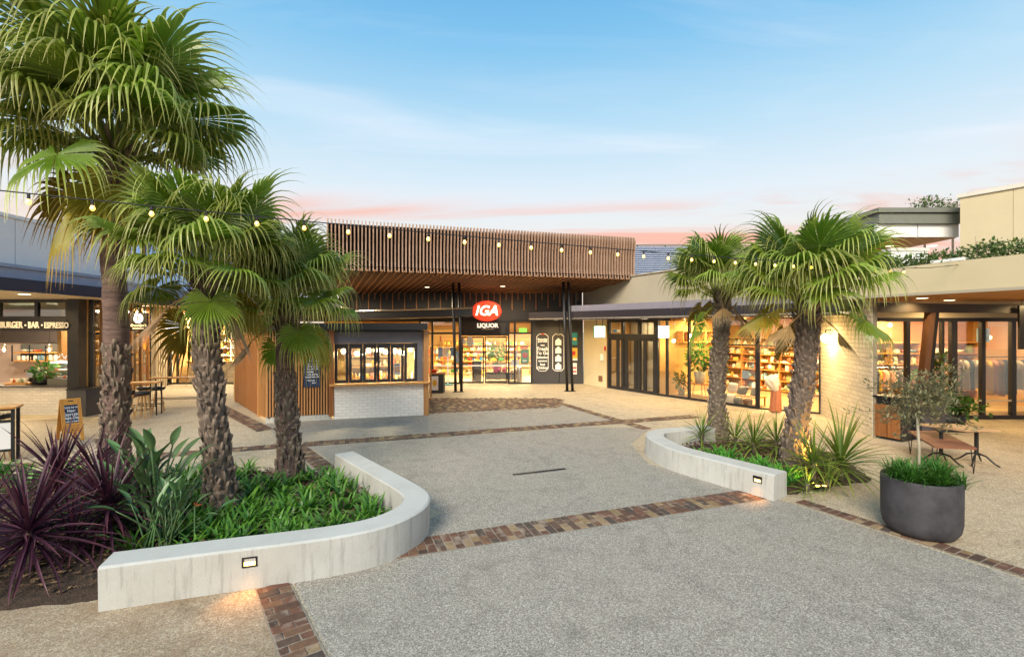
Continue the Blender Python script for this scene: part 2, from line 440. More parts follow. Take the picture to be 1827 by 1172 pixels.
AGG = mk_aggregate('grey aggregate paving', ['#7b756c', '#938d82', '#a59e92', '#b6afa2', '#c8c2b6', '#888177'], 104.0, '#aba291', 0.35)
AGGW = mk_aggregate('warm aggregate paving', ['#9a8b74', '#b0a087', '#c0b094', '#cdbfa5', '#d8ccb5', '#a5957c'], 84.0, '#b9a88c', 0.4)
CONC = mk_concrete('planter concrete', '#bfc0bc', '#a3a29b')
GRANITE = mk_aggregate('decomposed granite', ['#b09c82', '#c4b298', '#d3c4ac', '#a58f74', '#b9a78d'], 85.0, '#8f775c', 0.9, 0.9, 1.6)
MORTAR = mk('sandy mortar', '#8d8172', 0.9, var=.3, vscale=30, bump=.3, bscale=120)
SOIL = mk('bark mulch soil', '#4a3a2d', 0.95, var=.5, vscale=18, bump=1.0, bscale=60, col2='#2b211a')
def mk_brick(name, cols):
    m = bpy.data.materials.new(name); m.use_nodes = True
    t = NT(m.node_tree); bs = t.n['Principled BSDF']; bs.inputs['Roughness'].default_value = 0.85
    oi = t.add('ShaderNodeObjectInfo').outputs['Random']
    vec = t.add('ShaderNodeTexCoord').outputs['Object']
    isl = t.add('ShaderNodeNewGeometry').outputs['Random Per Island']
    rr = t.math('FRACT', t.math('ADD', oi, isl))
    n = len(cols)
    c = t.ramp(rr, [(i/n, lin(x)) for i, x in enumerate(cols)], 'CONSTANT')
    off = t.add('ShaderNodeCombineXYZ', {0: t.math('MULTIPLY', rr, 37.0), 1: 0.0, 2: 0.0}).outputs[0]
    mp = t.add('ShaderNodeMapping', {'Vector': vec, 'Location': off}).outputs[0]
    n1 = t.add('ShaderNodeTexNoise', {'Vector': mp, 'Scale': 14.0, 'Detail': 6.0, 'Roughness': 0.7}).outputs[0]
    c = t.mix(0.75, c, t.ramp(n1, [(0.3, g3(.5)), (0.7, g3(1.25))]), 'MULTIPLY')
    n2 = t.add('ShaderNodeTexNoise', {'Vector': mp, 'Scale': 5.0, 'Detail': 4.0}).outputs[0]
    c = t.mix(t.math('MULTIPLY', t.ramp(n2, [(0.55, g3(0)), (0.75, g3(1))]), 0.5), c, lin('#b7aa98'))
    t.l.new(c, bs.inputs['Base Color'])
    b = t.add('ShaderNodeBump', {'Height': n1, 'Strength': 0.5, 'Distance': 0.01})
    t.l.new(b.outputs[0], bs.inputs['Normal'])
    MATS[name] = m
    return m
BRICK = mk_brick('recycled red brick', ['#5c4234', '#72543f', '#48362c', '#86704f', '#654638', '#937d60', '#4f423a', '#6c4a39', '#5e493b'])
WBRICK = mk('white painted brick', '#f0ede6', 0.7, var=.06, vscale=6, rand=.05, bump=.25, bscale=50)
CBRICK = mk('cream brick', '#e2d8c2', 0.8, var=.1, vscale=9, rand=.09, bump=.3, bscale=40)
WMORT = mk('white mortar', '#d2cec5', 0.9)
CMORT = mk('dark brick joint', '#857a68', 0.9)
BLACK = mk('black metal', '#1b1b1d', 0.45, var=.15, vscale=4)
DARKM = mk('charcoal frame', '#242427', 0.4)
CHAR = mk('charcoal wall sheet', '#3b3a3c', 0.7, var=.1, vscale=1.5)
NAVY = mk('dark navy fascia', '#2e2f40', 0.5, var=.08)
BLUEG = mk('blue grey gutter', '#8f9db8', 0.5, var=.05)
PURPG = mk('mauve grey gutter', '#8a8590', 0.5, var=.06)
WHITE = mk('white painted panel', '#e6e7e8', 0.6, var=.04, vscale=1)
OFFW = mk('off white render', '#d8d2c6', 0.8, var=.05, vscale=1.2)
BEIGE = mk('beige render', '#cdbf9d', 0.85, var=.05, vscale=.8, bump=.1, bscale=90)
TAUPE = mk('taupe render', '#b0a692', 0.85, var=.06, vscale=.8, bump=.1, bscale=90)
SOFF = mk('cream soffit', '#d9cbb0', 0.8, var=.03)
GREYG = mk('grey green fascia', '#75786f', 0.6, var=.06)
PLYW = mk_wood('honey ply', '#b57d42', '#c98f50', .6, 'x', .3)
TIMB = mk_wood('cedar lining', '#7a4a26', '#9f6736', .5, 'z')
TIMD = mk_wood('brown timber', '#6a4833', '#84604a', .5, 'z')
TIMH = mk_wood('honey timber', '#b8803f', '#cf9a58', .5, 'x')
TIMHZ = mk_wood('honey timber upright', '#a5723f', '#bc8a56', .5, 'z')
FINW = mk_wood('weathered fin timber', '#957560', '#b59781', .6, 'z', .8, .1)
SLATW = mk_wood('soffit slat timber', '#a8744a', '#c08a5c', .6, 'x', .8, .1)
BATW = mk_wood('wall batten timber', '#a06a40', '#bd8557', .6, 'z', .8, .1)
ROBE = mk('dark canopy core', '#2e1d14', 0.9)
SOFL = mk('brown soffit lining', '#6a4630', 0.8)
CHROME = mk('brushed steel', '#b8b8b8', 0.3, metal=1.0)
GLASS = mk_glass('window glass')
GLASSD = mk_glass('grey window glass', '#9aa3a0', .2)
BLUEGL = mk('blue roof glass', '#6d8fc0', .2)
LITW = mk('lit white sign face', '#ffffff', .5, emit='#f4f7ff', estr=1.3)
LITG = mk('lit green white sign face', '#ffffff', .5, emit='#e2fff2', estr=1.3)
GLOW = mk('lamp glow', '#fff1cf', .4, emit='#ffdf9a', estr=9.0)
BULB = mk('festoon bulb glow', '#fff1cf', .4, emit='#ffb93a', estr=2.8)
DOWN = mk('downlight diffuser', '#fff6e0', .5, emit='#ffedc4', estr=4.0)
STEPG = mk('step light lens', '#ffe0a0', .4, emit='#ffc860', estr=5.0)
TEXTW = mk('white lettering', '#f2efe8', .6)
LITL = mk('glowing white lettering', '#fff8ec', .6, emit='#fff2dc', estr=.8)
CHALK = mk('chalk', '#e8ecf0', .9)
PINE = mk_wood('bright pine', '#c8862e', '#dca04a', .5, 'z')
CBOARD = mk('navy chalkboard', '#1f3350', .6, var=.2, vscale=6)
PRED = mk('red sign', '#d63a22', .4, var=.06)
PREDL = mk('backlit red sign face', '#d8321c', .4, emit='#e8421c', estr=.45)
GREENS = mk('green exit sign', '#8bd45a', .4, emit='#7be04a', estr=.9)
TEAL = mk('teal poster', '#2f8c93', .6)
YEL = mk('yellow poster', '#e8b93c', .6)
REDP = mk('red poster', '#c6322b', .6)
BLUEP = mk('blue poster', '#3f8fd6', .6)
GRNP = mk('green poster', '#3a8f55', .6)
PAPER = mk('white paper', '#ece9e2', .7)
CREAM = mk('cream textile', '#e6dcc4', .9, bump=.6, bscale=60)
TERRA = mk('terracotta textile', '#b5714f', .9, var=.15, vscale=20)
GREYT = mk('grey textile', '#6a6a66', .9)
PLAST = mk('black plastic seat', '#17181c', .4)
LEGW = mk('pale timber leg', '#d0a66a', .5)
POT = mk('charcoal stone pot', '#3b3a3f', .7, var=.4, vscale=5.0, bump=.12, bscale=70)
RUST = mk('rust brown slab', '#7c4f3a', .6, var=.2, vscale=5)
WOODT = mk_wood('weathered table top', '#a5825c', '#bd9a72', .6, 'x', .5)
GOODS = mk_palette('shop goods', ['#f1e7d2', '#e8d9b8', '#d9c7a0', '#ffffff', '#c9b48a', '#b5542f', '#e0b04a', '#7d8f5c', '#f4efe4', '#94744c', '#d8d0c0', '#4f6f86'])
GROC = mk_palette('grocery goods', ['#d23a2a', '#f0c63a', '#3e8f4a', '#f4f0e4', '#2f6fae', '#e88a2a', '#f4e9c8', '#8a5a34', '#cfe06a', '#ffffff'])
CERA = mk_palette('ceramics', ['#f2ecdf', '#e8dcc4', '#7d8f76', '#d9c8aa', '#b5623c', '#b9bfae', '#5f7d8c', '#f0e8d8', '#c9a23c', '#8a5a3a'])
CLOTH = mk_palette('garments', ['#1d3350', '#c08a78', '#d9b04a', '#3a3a40', '#8a6a5a', '#b0a090', '#5a4a48', '#c9b9a8'], .9)
FLOORI = mk('shop floor', '#a08a66', .5, var=.1)
WALLI = mk('shop wall', '#b48c50', .8, var=.05)
WALLD = mk('dark shop wall', '#4a4240', .8, var=.1)
PALM = mk_leaf('fan palm leaf', '#6f8a29', '#c0c06c', .3, .38, .36, '#c8a868')
PALMY = mk_leaf('old fan palm leaf', '#8a7f22', '#b58a34', .2, .3, .5, '#8a5a2a')
PALMD = mk_leaf('dry palm leaf', '#a58a5c', '#b7a07a', .2, .2, .7, '#8f7a58')
PETI = mk('palm stalk', '#7a8238', .5, var=.2)
CORD = mk_leaf('purple cordyline leaf', '#402033', '#5f3440', .3, .18, .4, '#7d3a34')
STREL = mk_leaf('bird of paradise leaf', '#5a7a4c', '#6d8a58', .3, .2, .38, '#7d8a3a')
CLIV = mk_leaf('clivia leaf', '#397527', '#69a033', .2, .25, .4, '#a8a83a')
SPIKE = mk_leaf('green cordyline leaf', '#627d2c', '#98a040', .3, .25, .45, '#a5803c')
GRASS = mk_leaf('pot grass', '#2f6a20', '#4f9438', .2, .25, .45, '#8aa84a')
FINE = mk_leaf('fine grey green leaf', '#78795a', '#998a66', .2, .3, .6, '#8a7d58')
HEDGE = mk_leaf('rooftop hedge leaf', '#4a6630', '#7d8a44', .2, .3, .5, '#a5904a')
SHRUB = mk_leaf('dark green shrub leaf', '#3a6024', '#587c30', .2, .25, .4, '#6a7a3a')
BARK = mk('palm trunk fibre', '#6d6055', .95, var=.45, vscale=9, bump=1.0, bscale=30, stretch=(1, 1, 3.2))
CHIP = mk_leaf('bark chip', '#4a3828', '#7a5f45', .2, 0, .9, '#94785a')
BARKS = mk('ringed palm trunk', '#6d5850', .9, var=.4, vscale=3, bump=1.0, bscale=6, stretch=(1, 1, 9))
BOOT = mk_leaf('dry leaf base', '#6c5f54', '#8f7f70', .15, .0, .95, '#ab9882')
LIMB = mk('pale thin trunk', '#a8a08c', .8, var=.2)
TWIG = mk('brown twig', '#5f5242', .9)
# ================================================================== ground
m = MB(); m.sheet([(-160, -30), (160, -30), (160, 260), (-160, 260)], 0.0)
m.build('ground', AGGW, kind='structure')
def P(*pts): return [tuple(g(*p)[:2]) for p in pts]
def flat(name, mat, poly, z):
    return MB().sheet(poly, z).build(name, mat, kind='structure')
# grey aggregate fields between the brick bands
A0, A1 = V(-1.75, 5.53, 0), V(4.16, 7.72, 0)          # lower edge of the near band
S0, S1 = V(-2.45, 5.30, 0), V(0.10, 1.70, 0)          # right edge of the band at lower left
R0, R1 = V(4.36, 7.33, 0), V(7.0, 2.29, 0)            # left edge of the band at right
flat('aggregate_pavement', AGG, [(-2.38, 5.26), (0.13, 1.70), (0.9, .5), (7.9, .5), (7.0, 2.29), (4.36, 7.36), (4.16, 7.72), (-1.75, 5.53)], .004)
flat('aggregate_pavement', AGG, [(-1.9, 5.95), (3.98, 8.13), (2.7, 9.6), (2.75, 11.3), (3.75, 13.1), (1.92, 13.2), (-4.57, 11.0), (-3.3, 9.45), (-2.7, 8.6), (-1.0, 7.1)], .004)
flat('aggregate_pavement', AGG, [(-4.9, 11.5), (1.95, 13.75), (3.05, 14.1), (1.7, 17.6), (-2.6, 15.1), (-5.2, 14.3), (-6.9, 13.65), (-6.0, 12.3)], .004)
flat('granite_path', GRANITE, [(-2.67, 5.06), (-3.95, 4.8), (-5.0, 4.75), (-9, 5.2), (-9, .6), (0.55, .6), (-0.08, 1.45)], .006)
# left garden bed and right garden bed: low mounds of mulch
def mound(name, poly, zed, top, cells=26):
    xs = [p[0] for p in poly]; ys = [p[1] for p in poly]
    def inside(x, y):
        c = False; j = len(poly)-1
        for i in range(len(poly)):
            if (poly[i][1] > y) != (poly[j][1] > y) and x < (poly[j][0]-poly[i][0])*(y-poly[i][1])/(poly[j][1]-poly[i][1])+poly[i][0]: c = not c
            j = i
        return c
    def edge(x, y):
        d = 9
        for i in range(len(poly)):
            a = V(*poly[i-1], 0); b = V(*poly[i], 0); p = V(x, y, 0)
            t = max(0, min(1, (p-a).dot(b-a)/max(1e-6, (b-a).length_squared)))
            d = min(d, (p-(a+(b-a)*t)).length)
        return d if inside(x, y) else 0
    m = MB(); n = cells
    hh = []
    for j in range(n+1):
        for i in range(n+1):
            x = min(xs)+(max(xs)-min(xs))*i/n; y = min(ys)+(max(ys)-min(ys))*j/n
            e = edge(x, y)
            z = -0.05 if e <= 0 else zed + (top-zed)*min(1, e/.5) + .025*mnoise.noise(V(x*5, y*5, 0))
            m.v.append(V(x, y, z)); m.c.append(0)
    for j in range(n):
        for i in range(n):
            q = j*(n+1)+i
            m.f.append((q, q+1, q+n+2, q+n+1))
    return m.build(name, SOIL, smooth=True, kind='structure')
BED_L = [(-3.9, 4.85), (-2.0, 5.5), (-1.4, 6.2), (-1.35, 6.7), (-3.1, 8.95), (-4.2, 9.15), (-8.5, 9.0), (-10.5, 7.0), (-10.0, 5.1), (-6.0, 4.55), (-4.4, 4.68)]
BED_R = [(3.2, 10.6), (3.2, 9.6), (4.35, 7.8), (6.4, 8.6), (6.9, 10.4), (6.2, 11.6), (4.6, 11.4)]
mound('garden_soil', BED_L, .02, .12, 40)
mound('garden_soil', BED_R, .02, .12)

# ------------------------------------------------------------------ brick bands
def brick_mesh(l, wd, h, seed, mat=None):
    r = random.Random(seed); bm = bmesh.new(); bmesh.ops.create_cube(bm, size=1)
    for v in bm.verts: v.co = V(v.co.x*wd+r.uniform(-.003, .003), v.co.y*l+r.uniform(-.004, .004), (v.co.z+.5)*h+(r.uniform(-.003, .002) if v.co.z > 0 else 0))
    bmesh.ops.bevel(bm, geom=[e for e in bm.edges if any(v.co.z > h*.5 for v in e.verts)], offset=.006, segments=1, affect='EDGES')
    mb = MB().bm(bm)
    me, c = mb.mesh('brick', mat or BRICK, center=False)
    return me
BRK = [brick_mesh(.222, .104, .05, i) for i in range(4)]
BRH = [brick_mesh(.106, .104, .05, 20+i) for i in range(3)]
def brick_band(p0, p1, wd, single=True, skip=None):
    """band from p0 to p1, its width to the left; bricks lie across it"""
    p0 = V(p0[0], p0[1], 0); p1 = V(p1[0], p1[1], 0); L = (p1-p0).length
    Fm = frame(p0, p1-p0)
    sheet = MB().add([Fm @ V(0, -.012, .007), Fm @ V(L, -.012, .007), Fm @ V(L, wd+.012, .007), Fm @ V(0, wd+.012, .007)], [(0, 1, 2, 3)])
    band = sheet.build('brick_band', MORTAR, kind='structure')
    pit = .114; n = int(L/pit); jm = MB(); r = random.Random(int(L*100))
    for i in range(n):
        y = 0.0; k = 0
        while y < wd-.04:
            l = .116 if (i % 2 and k == 0) else .232
            l = min(l, wd-y)
            if wd-y-l < .05: l = wd-y
            c = Fm @ V((i+.5)*pit, y+l/2, 0)
            if not (skip and skip(c)):
                zz = -.036 + r.uniform(-.004, .004); a = r.uniform(-.025, .025)
                M = T(c+V(0, 0, zz)) @ RZ(math.atan2((p1-p0).y, (p1-p0).x)+a)
                src, bl = (BRK[r.randrange(4)], .232) if l > .15 else (BRH[r.randrange(3)], .116)
                if single:
                    put('brick', src, M @ Matrix.Diagonal((1, l/bl, 1, 1)), band)
                else:
                    jm.box((0, 0, .025), (.104, l-.01, .05), M)
            y += l; k += 1
    if not single:
        o = jm.build('brick', BRICK, band, kind='stuff')
    return band
band_s = brick_band((0.217, 1.58), (-2.40, 5.22), .31)
# near band, cut by the curved end of the left planter
brick_band((-1.42, 5.66), (4.05, 7.68), .46, skip=lambda c: (c.x < -1.15 and c.y > 5.95))
brick_band((4.37, 7.52), (7.0, 2.5), .22)
brick_band((-4.75, 11.02), (5.7, 14.6), .44, single=False)
brick_band((-9.9, 9.2), (-4.85, 11.0), .4, single=False)
brick_band((3.72, 13.0), (1.45, 18.3), .3, single=False)
brick_band((-2.9, 8.75), (-4.85, 11.3), .33, single=False)
brick_band((-6.3, 12.9), (-10.6, 17.6), .42, single=False)
# red brick apron between kiosk and supermarket
pv = flat('brick_apron', MORTAR, [(-2.75, 15.2), (1.6, 16.3), (2.0, 18.3), (-3.4, 18.7)], .006)
jm = MB(); Fm = frame((-2.75, 15.2, 0), (1, .28)); rr = random.Random(3)
for i in range(46):
    for j in range(15):
        M = Fm @ T(V(i*.114+.06, j*.232+.12+(.116 if i % 2 else 0), -.036+rr.uniform(-.004, .004)))
        c = M @ V(0, 0, 0)
        if c.y < 18.55 and c.x < 1.6+(c.y-16.3)*.2-.06 and c.x > -2.75-(c.y-15.2)*.19+.06: jm.box((0, 0, .025), (.105, .222, .05), M)
jm.build('brick', BRICK, pv, kind='stuff')
# slot drain
d0, d1 = g(917, 849), g(1012, 838)
dr = thing('slot_drain', 'narrow steel slot drain set flush in the grey pavement', 'drain', d0)
Fm = frame(d0, d1-d0); L = (d1-d0).length
fm = MB(); fm.b2(0, L, 0, .012, 0, .01, Fm); fm.b2(0, L, .098, .11, 0, .01, Fm); fm.build('drain_frame', CHROME, dr)
MB().b2(0, L, .012, .098, .003, .006, Fm).build('drain_channel', mk('drain shadow', '#2b2a28', .9), dr)
sl = MB()
for i in range(int(L/.03)): sl.b2(i*.03+.004, i*.03+.016, .012, .098, .004, .009, Fm)
sl.build('grate_bars', MATS['black metal'], dr)

# ------------------------------------------------------------------ concrete planter walls
def catmull(pts, n=6):
    out = []
    for i in range(len(pts)-1):
        p = [Vector(pts[max(0, i-1)]), Vector(pts[i]), Vector(pts[i+1]), Vector(pts[min(len(pts)-1, i+2)])]
        for k in range(n):
            t = k/n
            out.append(.5*((2*p[1])+(-p[0]+p[2])*t+(2*p[0]-5*p[1]+4*p[2]-p[3])*t*t+(-p[0]+3*p[1]-3*p[2]+p[3])*t**3))
    out.append(Vector(pts[-1])); return out
def seat_wall(path, h, th, parent, batter=0.0):
    prof = [(-batter, 0), (-.012-batter*.1, h-.02), (.012, h), (th-.012, h), (th, h-.015), (th, 0)]
    n = len(path); mb = MB()
    for i, p in enumerate(path):
        d = (path[min(i+1, n-1)]-path[max(i-1, 0)]).normalized(); nl = V(-d.y, d.x, 0)
        for o, z in prof: mb.v.append(V(p.x, p.y, 0)+nl*o+V(0, 0, z)); mb.c.append(0)
    k = len(prof)
    for i in range(n-1):
        for j in range(k-1):
            a = i*k+j; mb.f.append((a, a+k, a+k+1, a+1))
    mb.f.append(tuple(range(k))); mb.f.append(tuple(range((n-1)*k+k-1, (n-1)*k-1, -1)))
    return mb.build('wall_body', CONC, parent)
def step_light(parent, p, xdir, lit=True):
    Fm = frame(p, xdir) @ Matrix.Diagonal((.84, 1, .84, 1))      # local -y faces out of the wall
    fr = MB(); fr.b2(-.085, .085, -.012, .02, .046, .062, Fm); fr.b2(-.085, .085, -.012, .02, -.062, -.046, Fm)
    fr.b2(-.085, -.066, -.012, .02, -.046, .046, Fm); fr.b2(.066, .085, -.012, .02, -.046, .046, Fm)
    s = fr.build('step_light', BLACK if lit else WHITE, parent)
    MB().b2(-.066, .066, -.002, .018, .005, .046, Fm).build('hood', BLACK if lit else WHITE, s)
    MB().b2(-.062, .062, -.006, .016, -.044, .003, Fm).build('lens', STEPG if lit else WHITE, s)
    if lit:
        lamp('SPOT', Fm @ V(0, -.07, 0), 7, (1.0, .42, .08), s, .04, aim=(Fm.to_3x3() @ V(0, -.45, -1)), spot=math.radians(105))
LW = thing('planter_wall', 'curved pale concrete seat wall around the left garden bed with three palms', 'planter wall', (-2.5, 5.2, 0))
lpath = catmull([V(-3.92, 4.62, 0), V(-3.03, 4.92, 0), V(-2.0, 5.26, 0), V(-1.45, 5.58, 0), V(-1.15, 6.05, 0), V(-1.10, 6.50, 0), V(-1.25, 6.88, 0), V(-1.66, 7.42, 0), V(-2.28, 8.18, 0), V(-2.92, 8.97, 0)])
seat_wall(lpath, .43, .34, LW)
step_light(LW, (-2.70, 5.02, .29), (1.97, .66))
step_light(LW, (-3.09, 8.86, .25), (.63, .78), lit=False)
RW = thing('planter_wall', 'U-shaped pale concrete seat wall around the right garden bed with two palms', 'planter wall', (3.5, 9, 0))
rpath = catmull([V(4.75, 11.6, 0), V(4.15, 11.36, 0), V(3.5, 11.14, 0), V(3.10, 10.9, 0), V(2.90, 10.5, 0), V(2.87, 10.0, 0), V(3.03, 9.25, 0), V(3.5, 8.48, 0), V(4.1, 7.60, 0)])
seat_wall(rpath, .40, .36, RW, batter=.05)
step_light(RW, (3.93, 7.80, .27), (.6, -.88))

# ================================================================== generic building pieces
def brick_wall(parent, p0, p1, z0, z1, course, length, mat, mort, depth=.03, joint=.01, name='brick'):
    """p0->p1 seen from its right side; every brick its own piece on a mortar backing"""
    p0 = V(p0[0], p0[1], 0); p1 = V(p1[0], p1[1], 0); L = (p1-p0).length; Fm = frame(p0, p1-p0)
    back = MB().b2(0, L, 0, .1, z0, z1, Fm).build('brickwork', mort, parent)
    n = max(1, round((z1-z0)/course)); ch = (z1-z0)/n
    full = MB(); full.bbox(-length/2+joint/2, length/2-joint/2, -depth/3, .02, joint/2, ch-joint/2, .004)
    me, c = full.mesh(name, mat, center=False)
    r = random.Random(int(L*977))
    for j in range(n):
        x = -length/2 if j % 2 else 0.0
        while x < L-.02:
            a, b = max(0, x), min(L, x+length)
            if b-a > .03:
                M = Fm @ T(V((a+b)/2, r.uniform(-.003, .002), z0+j*ch)) @ Matrix.Diagonal(((b-a-joint)/(length-joint), 1, 1, 1))
                put(name, me, M, back)
            x += length
    return back
def glazing(parent, p0, p1, z0, z1, vs, zs, mat=DARKM, fw=.06, fd=.08, glass=GLASS, skip=(), dw=None):
    """frame and panes between p0 and p1: vs mullion positions (0..1), zs transom heights"""
    p0 = V(p0[0], p0[1], 0); p1 = V(p1[0], p1[1], 0); L = (p1-p0).length; Fm = frame(p0, p1-p0)
    xs = [0]+[v*L for v in vs]+[L]
    for i, x in enumerate(xs):
        wd = fw*(dw[i] if dw else 1)
        xx = min(max(x, wd/2), L-wd/2)
        MB().b2(xx-wd/2, xx+wd/2, -fd/2, fd/2, z0, z1, Fm).build('mullion', mat, parent)
    zz = [z0]+list(zs)+[z1]
    for j, z in enumerate(zz):
        z_ = min(max(z, z0+fw/2), z1-fw/2)
        MB().b2(0, L, -fd/2+.004, fd/2-.004, z_-fw/2, z_+fw/2, Fm).build('transom', mat, parent)
    for i in range(len(xs)-1):
        for j in range(len(zz)-1):
            if (i, j) in skip: continue
            MB().b2(xs[i]+.01, xs[i+1]-.01, -.004, .004, zz[j]+.01, zz[j+1]-.01, Fm).build('pane', glass, parent)
    return Fm, L
def downlight(parent, p, power=25, col=WARM2, r=.09, spot=130):
    d = MB().lathe([(r+.02, 0), (r+.02, .012), (r, .014)], 16, (p[0], p[1], p[2]-.016)).build('downlight', WHITE, parent)
    MB().lathe([(0.001, -.004), (r, -.002), (r, 0.0)], 16, (p[0], p[1], p[2]-.018)).build('diffuser', DOWN, d)
    if power: lamp('SPOT', (p[0], p[1], p[2]-.05), power, col, d, .08, spot=math.radians(max(spot, 168)))
    return d
def slab(name, mat, poly, z0, z1, parent=None, **kw):
    return MB().prism(poly, z0, z1).build(name, mat, parent, **kw)
def room_light(parent, p, power, size, col=WARM2):
    """bright ceiling panel of a shop"""
    f = MB().b2(p[0]-size[0]/2, p[0]+size[0]/2, p[1]-size[1]/2, p[1]+size[1]/2, p[2], p[2]+.03).build('ceiling_light_panel', DOWN, parent)
    lamp('AREA', (p[0], p[1], p[2]-.03), power, col, f, size)
# goods -------------------------------------------------------------
def _g(fn, mat, smooth=False):
    mb = MB(); fn(mb); return mb.mesh('goods', mat, smooth, center=False)[0]
G_VASE = [_g(lambda m, s=s: m.lathe([(.05*s, 0), (.09*s, .05), (.1*s, .12), (.05*s, .2), (.035*s, .23), (.05*s, .26)], 12), CERA, True) for s in (.8, 1, 1.2)]
G_BOWL = [_g(lambda m, s=s: m.lathe([(.05*s, 0), (.1*s, .03), (.13*s, .09), (.12*s, .09), (.05*s, .03)], 14), CERA, True) for s in (.8, 1.1)]
G_MUG = [_g(lambda m: (m.lathe([(.04, 0), (.045, .01), (.045, .1), (.038, .1), (.036, .02)], 12), m.tube([(.045, 0, .08), (.075, 0, .07), (.075, 0, .04), (.045, 0, .03)], .007, 5)), CERA, True)]
G_BOX = [_g(lambda m, a=a: m.bbox(-a[0]/2, a[0]/2, -a[1]/2, a[1]/2, 0, a[2], .006), GOODS) for a in ((.2, .14, .12), (.12, .1, .2), (.26, .16, .08), (.1, .1, .14))]
G_BOOK = [_g(lambda m: [m.bbox(i*.03-.08, i*.03-.055+.002, -.08, .08, 0, .2+.03*((i*7) % 3), .003) for i in range(6)], GOODS)]
G_JAR = [_g(lambda m: m.lathe([(.05, 0), (.055, .01), (.055, .11), (.045, .125), (.045, .15), (0.01, .152)], 12), CERA, True)]
G_PACK = [_g(lambda m, a=a: m.bbox(-a[0]/2, a[0]/2, -a[1]/2, a[1]/2, 0, a[2], .006), GROC) for a in ((.16, .1, .24), (.2, .12, .16), (.12, .1, .2), (.26, .14, .14))]
G_CAN = [_g(lambda m: m.lathe([(.04, 0), (.042, .004), (.042, .13), (.036, .15), (.016, .19), (.016, .24), (0.004, .242)], 10), GROC, True)]
def shelf_unit(label, p, xdir, width, levels, depth, mat, goods=None, glabel=None, gcat='ware', ggroup=None, dens=.2, uprights=3, board=.03, bay=None, gname='ware', rnd=R, z0=0.0, back=None, gscale=1.0):
    """open shelves standing at p along xdir (local -y faces the viewer)"""
    Fm = frame(p, xdir)
    u = thing('shelf_unit', label, 'shelf', p)
    for z in levels: MB().b2(0, width, 0, depth, z-board, z, Fm).build('shelf_board', mat, u)
    for i in range(uprights):
        x = i*(width-board)/(uprights-1)
        MB().b2(x, x+board, -.006, depth+.006, z0, levels[-1]+.005, Fm).build('upright', mat, u)
    if back: MB().b2(0, width, depth+.01, depth+.03, z0, levels[-1], Fm).build('back_panel', back, u)
    if goods:
        for li, z in enumerate(levels[:-1] if len(levels) > 1 else levels):
            x = .12
            while x < width-.1:
                k = rnd.random()
                if k < .88:
                    fam = rnd.choice(goods); me = rnd.choice(fam)
                    s = gscale*rnd.uniform(.8, 1.15)
                    M = Fm @ T(V(x, depth*rnd.uniform(.35, .6), z+.001)) @ RZ(rnd.uniform(-.3, .3)) @ Matrix.Scale(s, 4)
                    put(gname, me, M, None, label=glabel, cat=gcat, group=ggroup)
                x += dens*rnd.uniform(.75, 1.35)
    return u, Fm
# ================================================================== supermarket with finned canopy (centre)
SM = thing('supermarket_building', 'supermarket at the centre under a wide canopy of curved timber fins', 'shop building', (0, 23.3, 0))
CL, CR = V(-6.45, 17.05, 0), V(5.2, 20.65, 0)            # front edge of the canopy, left and right
CB, CT = 4.72, 6.52
WY = 23.3
cdir = (CR-CL).normalized(); cn = V(-cdir.y, cdir.x, 0)   # cn points back
# core box behind the fins
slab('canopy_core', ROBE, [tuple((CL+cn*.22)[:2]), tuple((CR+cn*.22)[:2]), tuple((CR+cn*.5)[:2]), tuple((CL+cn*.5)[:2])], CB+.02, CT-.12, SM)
LC = (CR-CL).length
# one fin: rises from the soffit edge, leans and rolls over at the top
fin = MB()
prof = [(0.0, 0), (.05, .35), (.03, 1.0), (-.03, 1.35), (-.05, 1.6), (.0, 1.76), (.1, 1.80)]
prof_b = [(.2, 0), (.2, .35), (.2, 1.0), (.2, 1.35), (.19, 1.55), (.19, 1.66), (.19, 1.72)]
vs = []
for (a, z), (b, z2) in zip(prof, prof_b):
    for s in (-.022, .022): vs += [V(s, a, z), V(s, b, z2)]
fs = []
for i in range(len(prof)-1):
    q = i*4
    fs += [(q, q+4, q+5, q+1), (q+2, q+3, q+7, q+6), (q, q+2, q+6, q+4), (q+1, q+5, q+7, q+3)]
e = (len(prof)-1)*4
fs += [(e, e+2, e+3, e+1), (0, 1, 3, 2)]
fin.add(vs, fs)
fin_me = fin.mesh('fin', FINW, center=False)[0]
nfin = int(LC/.128)
for i in range(nfin+1):
    p = CL + cdir*(i*LC/nfin)
    put('fin', fin_me, frame(V(p.x, p.y, CB), cdir), SM)
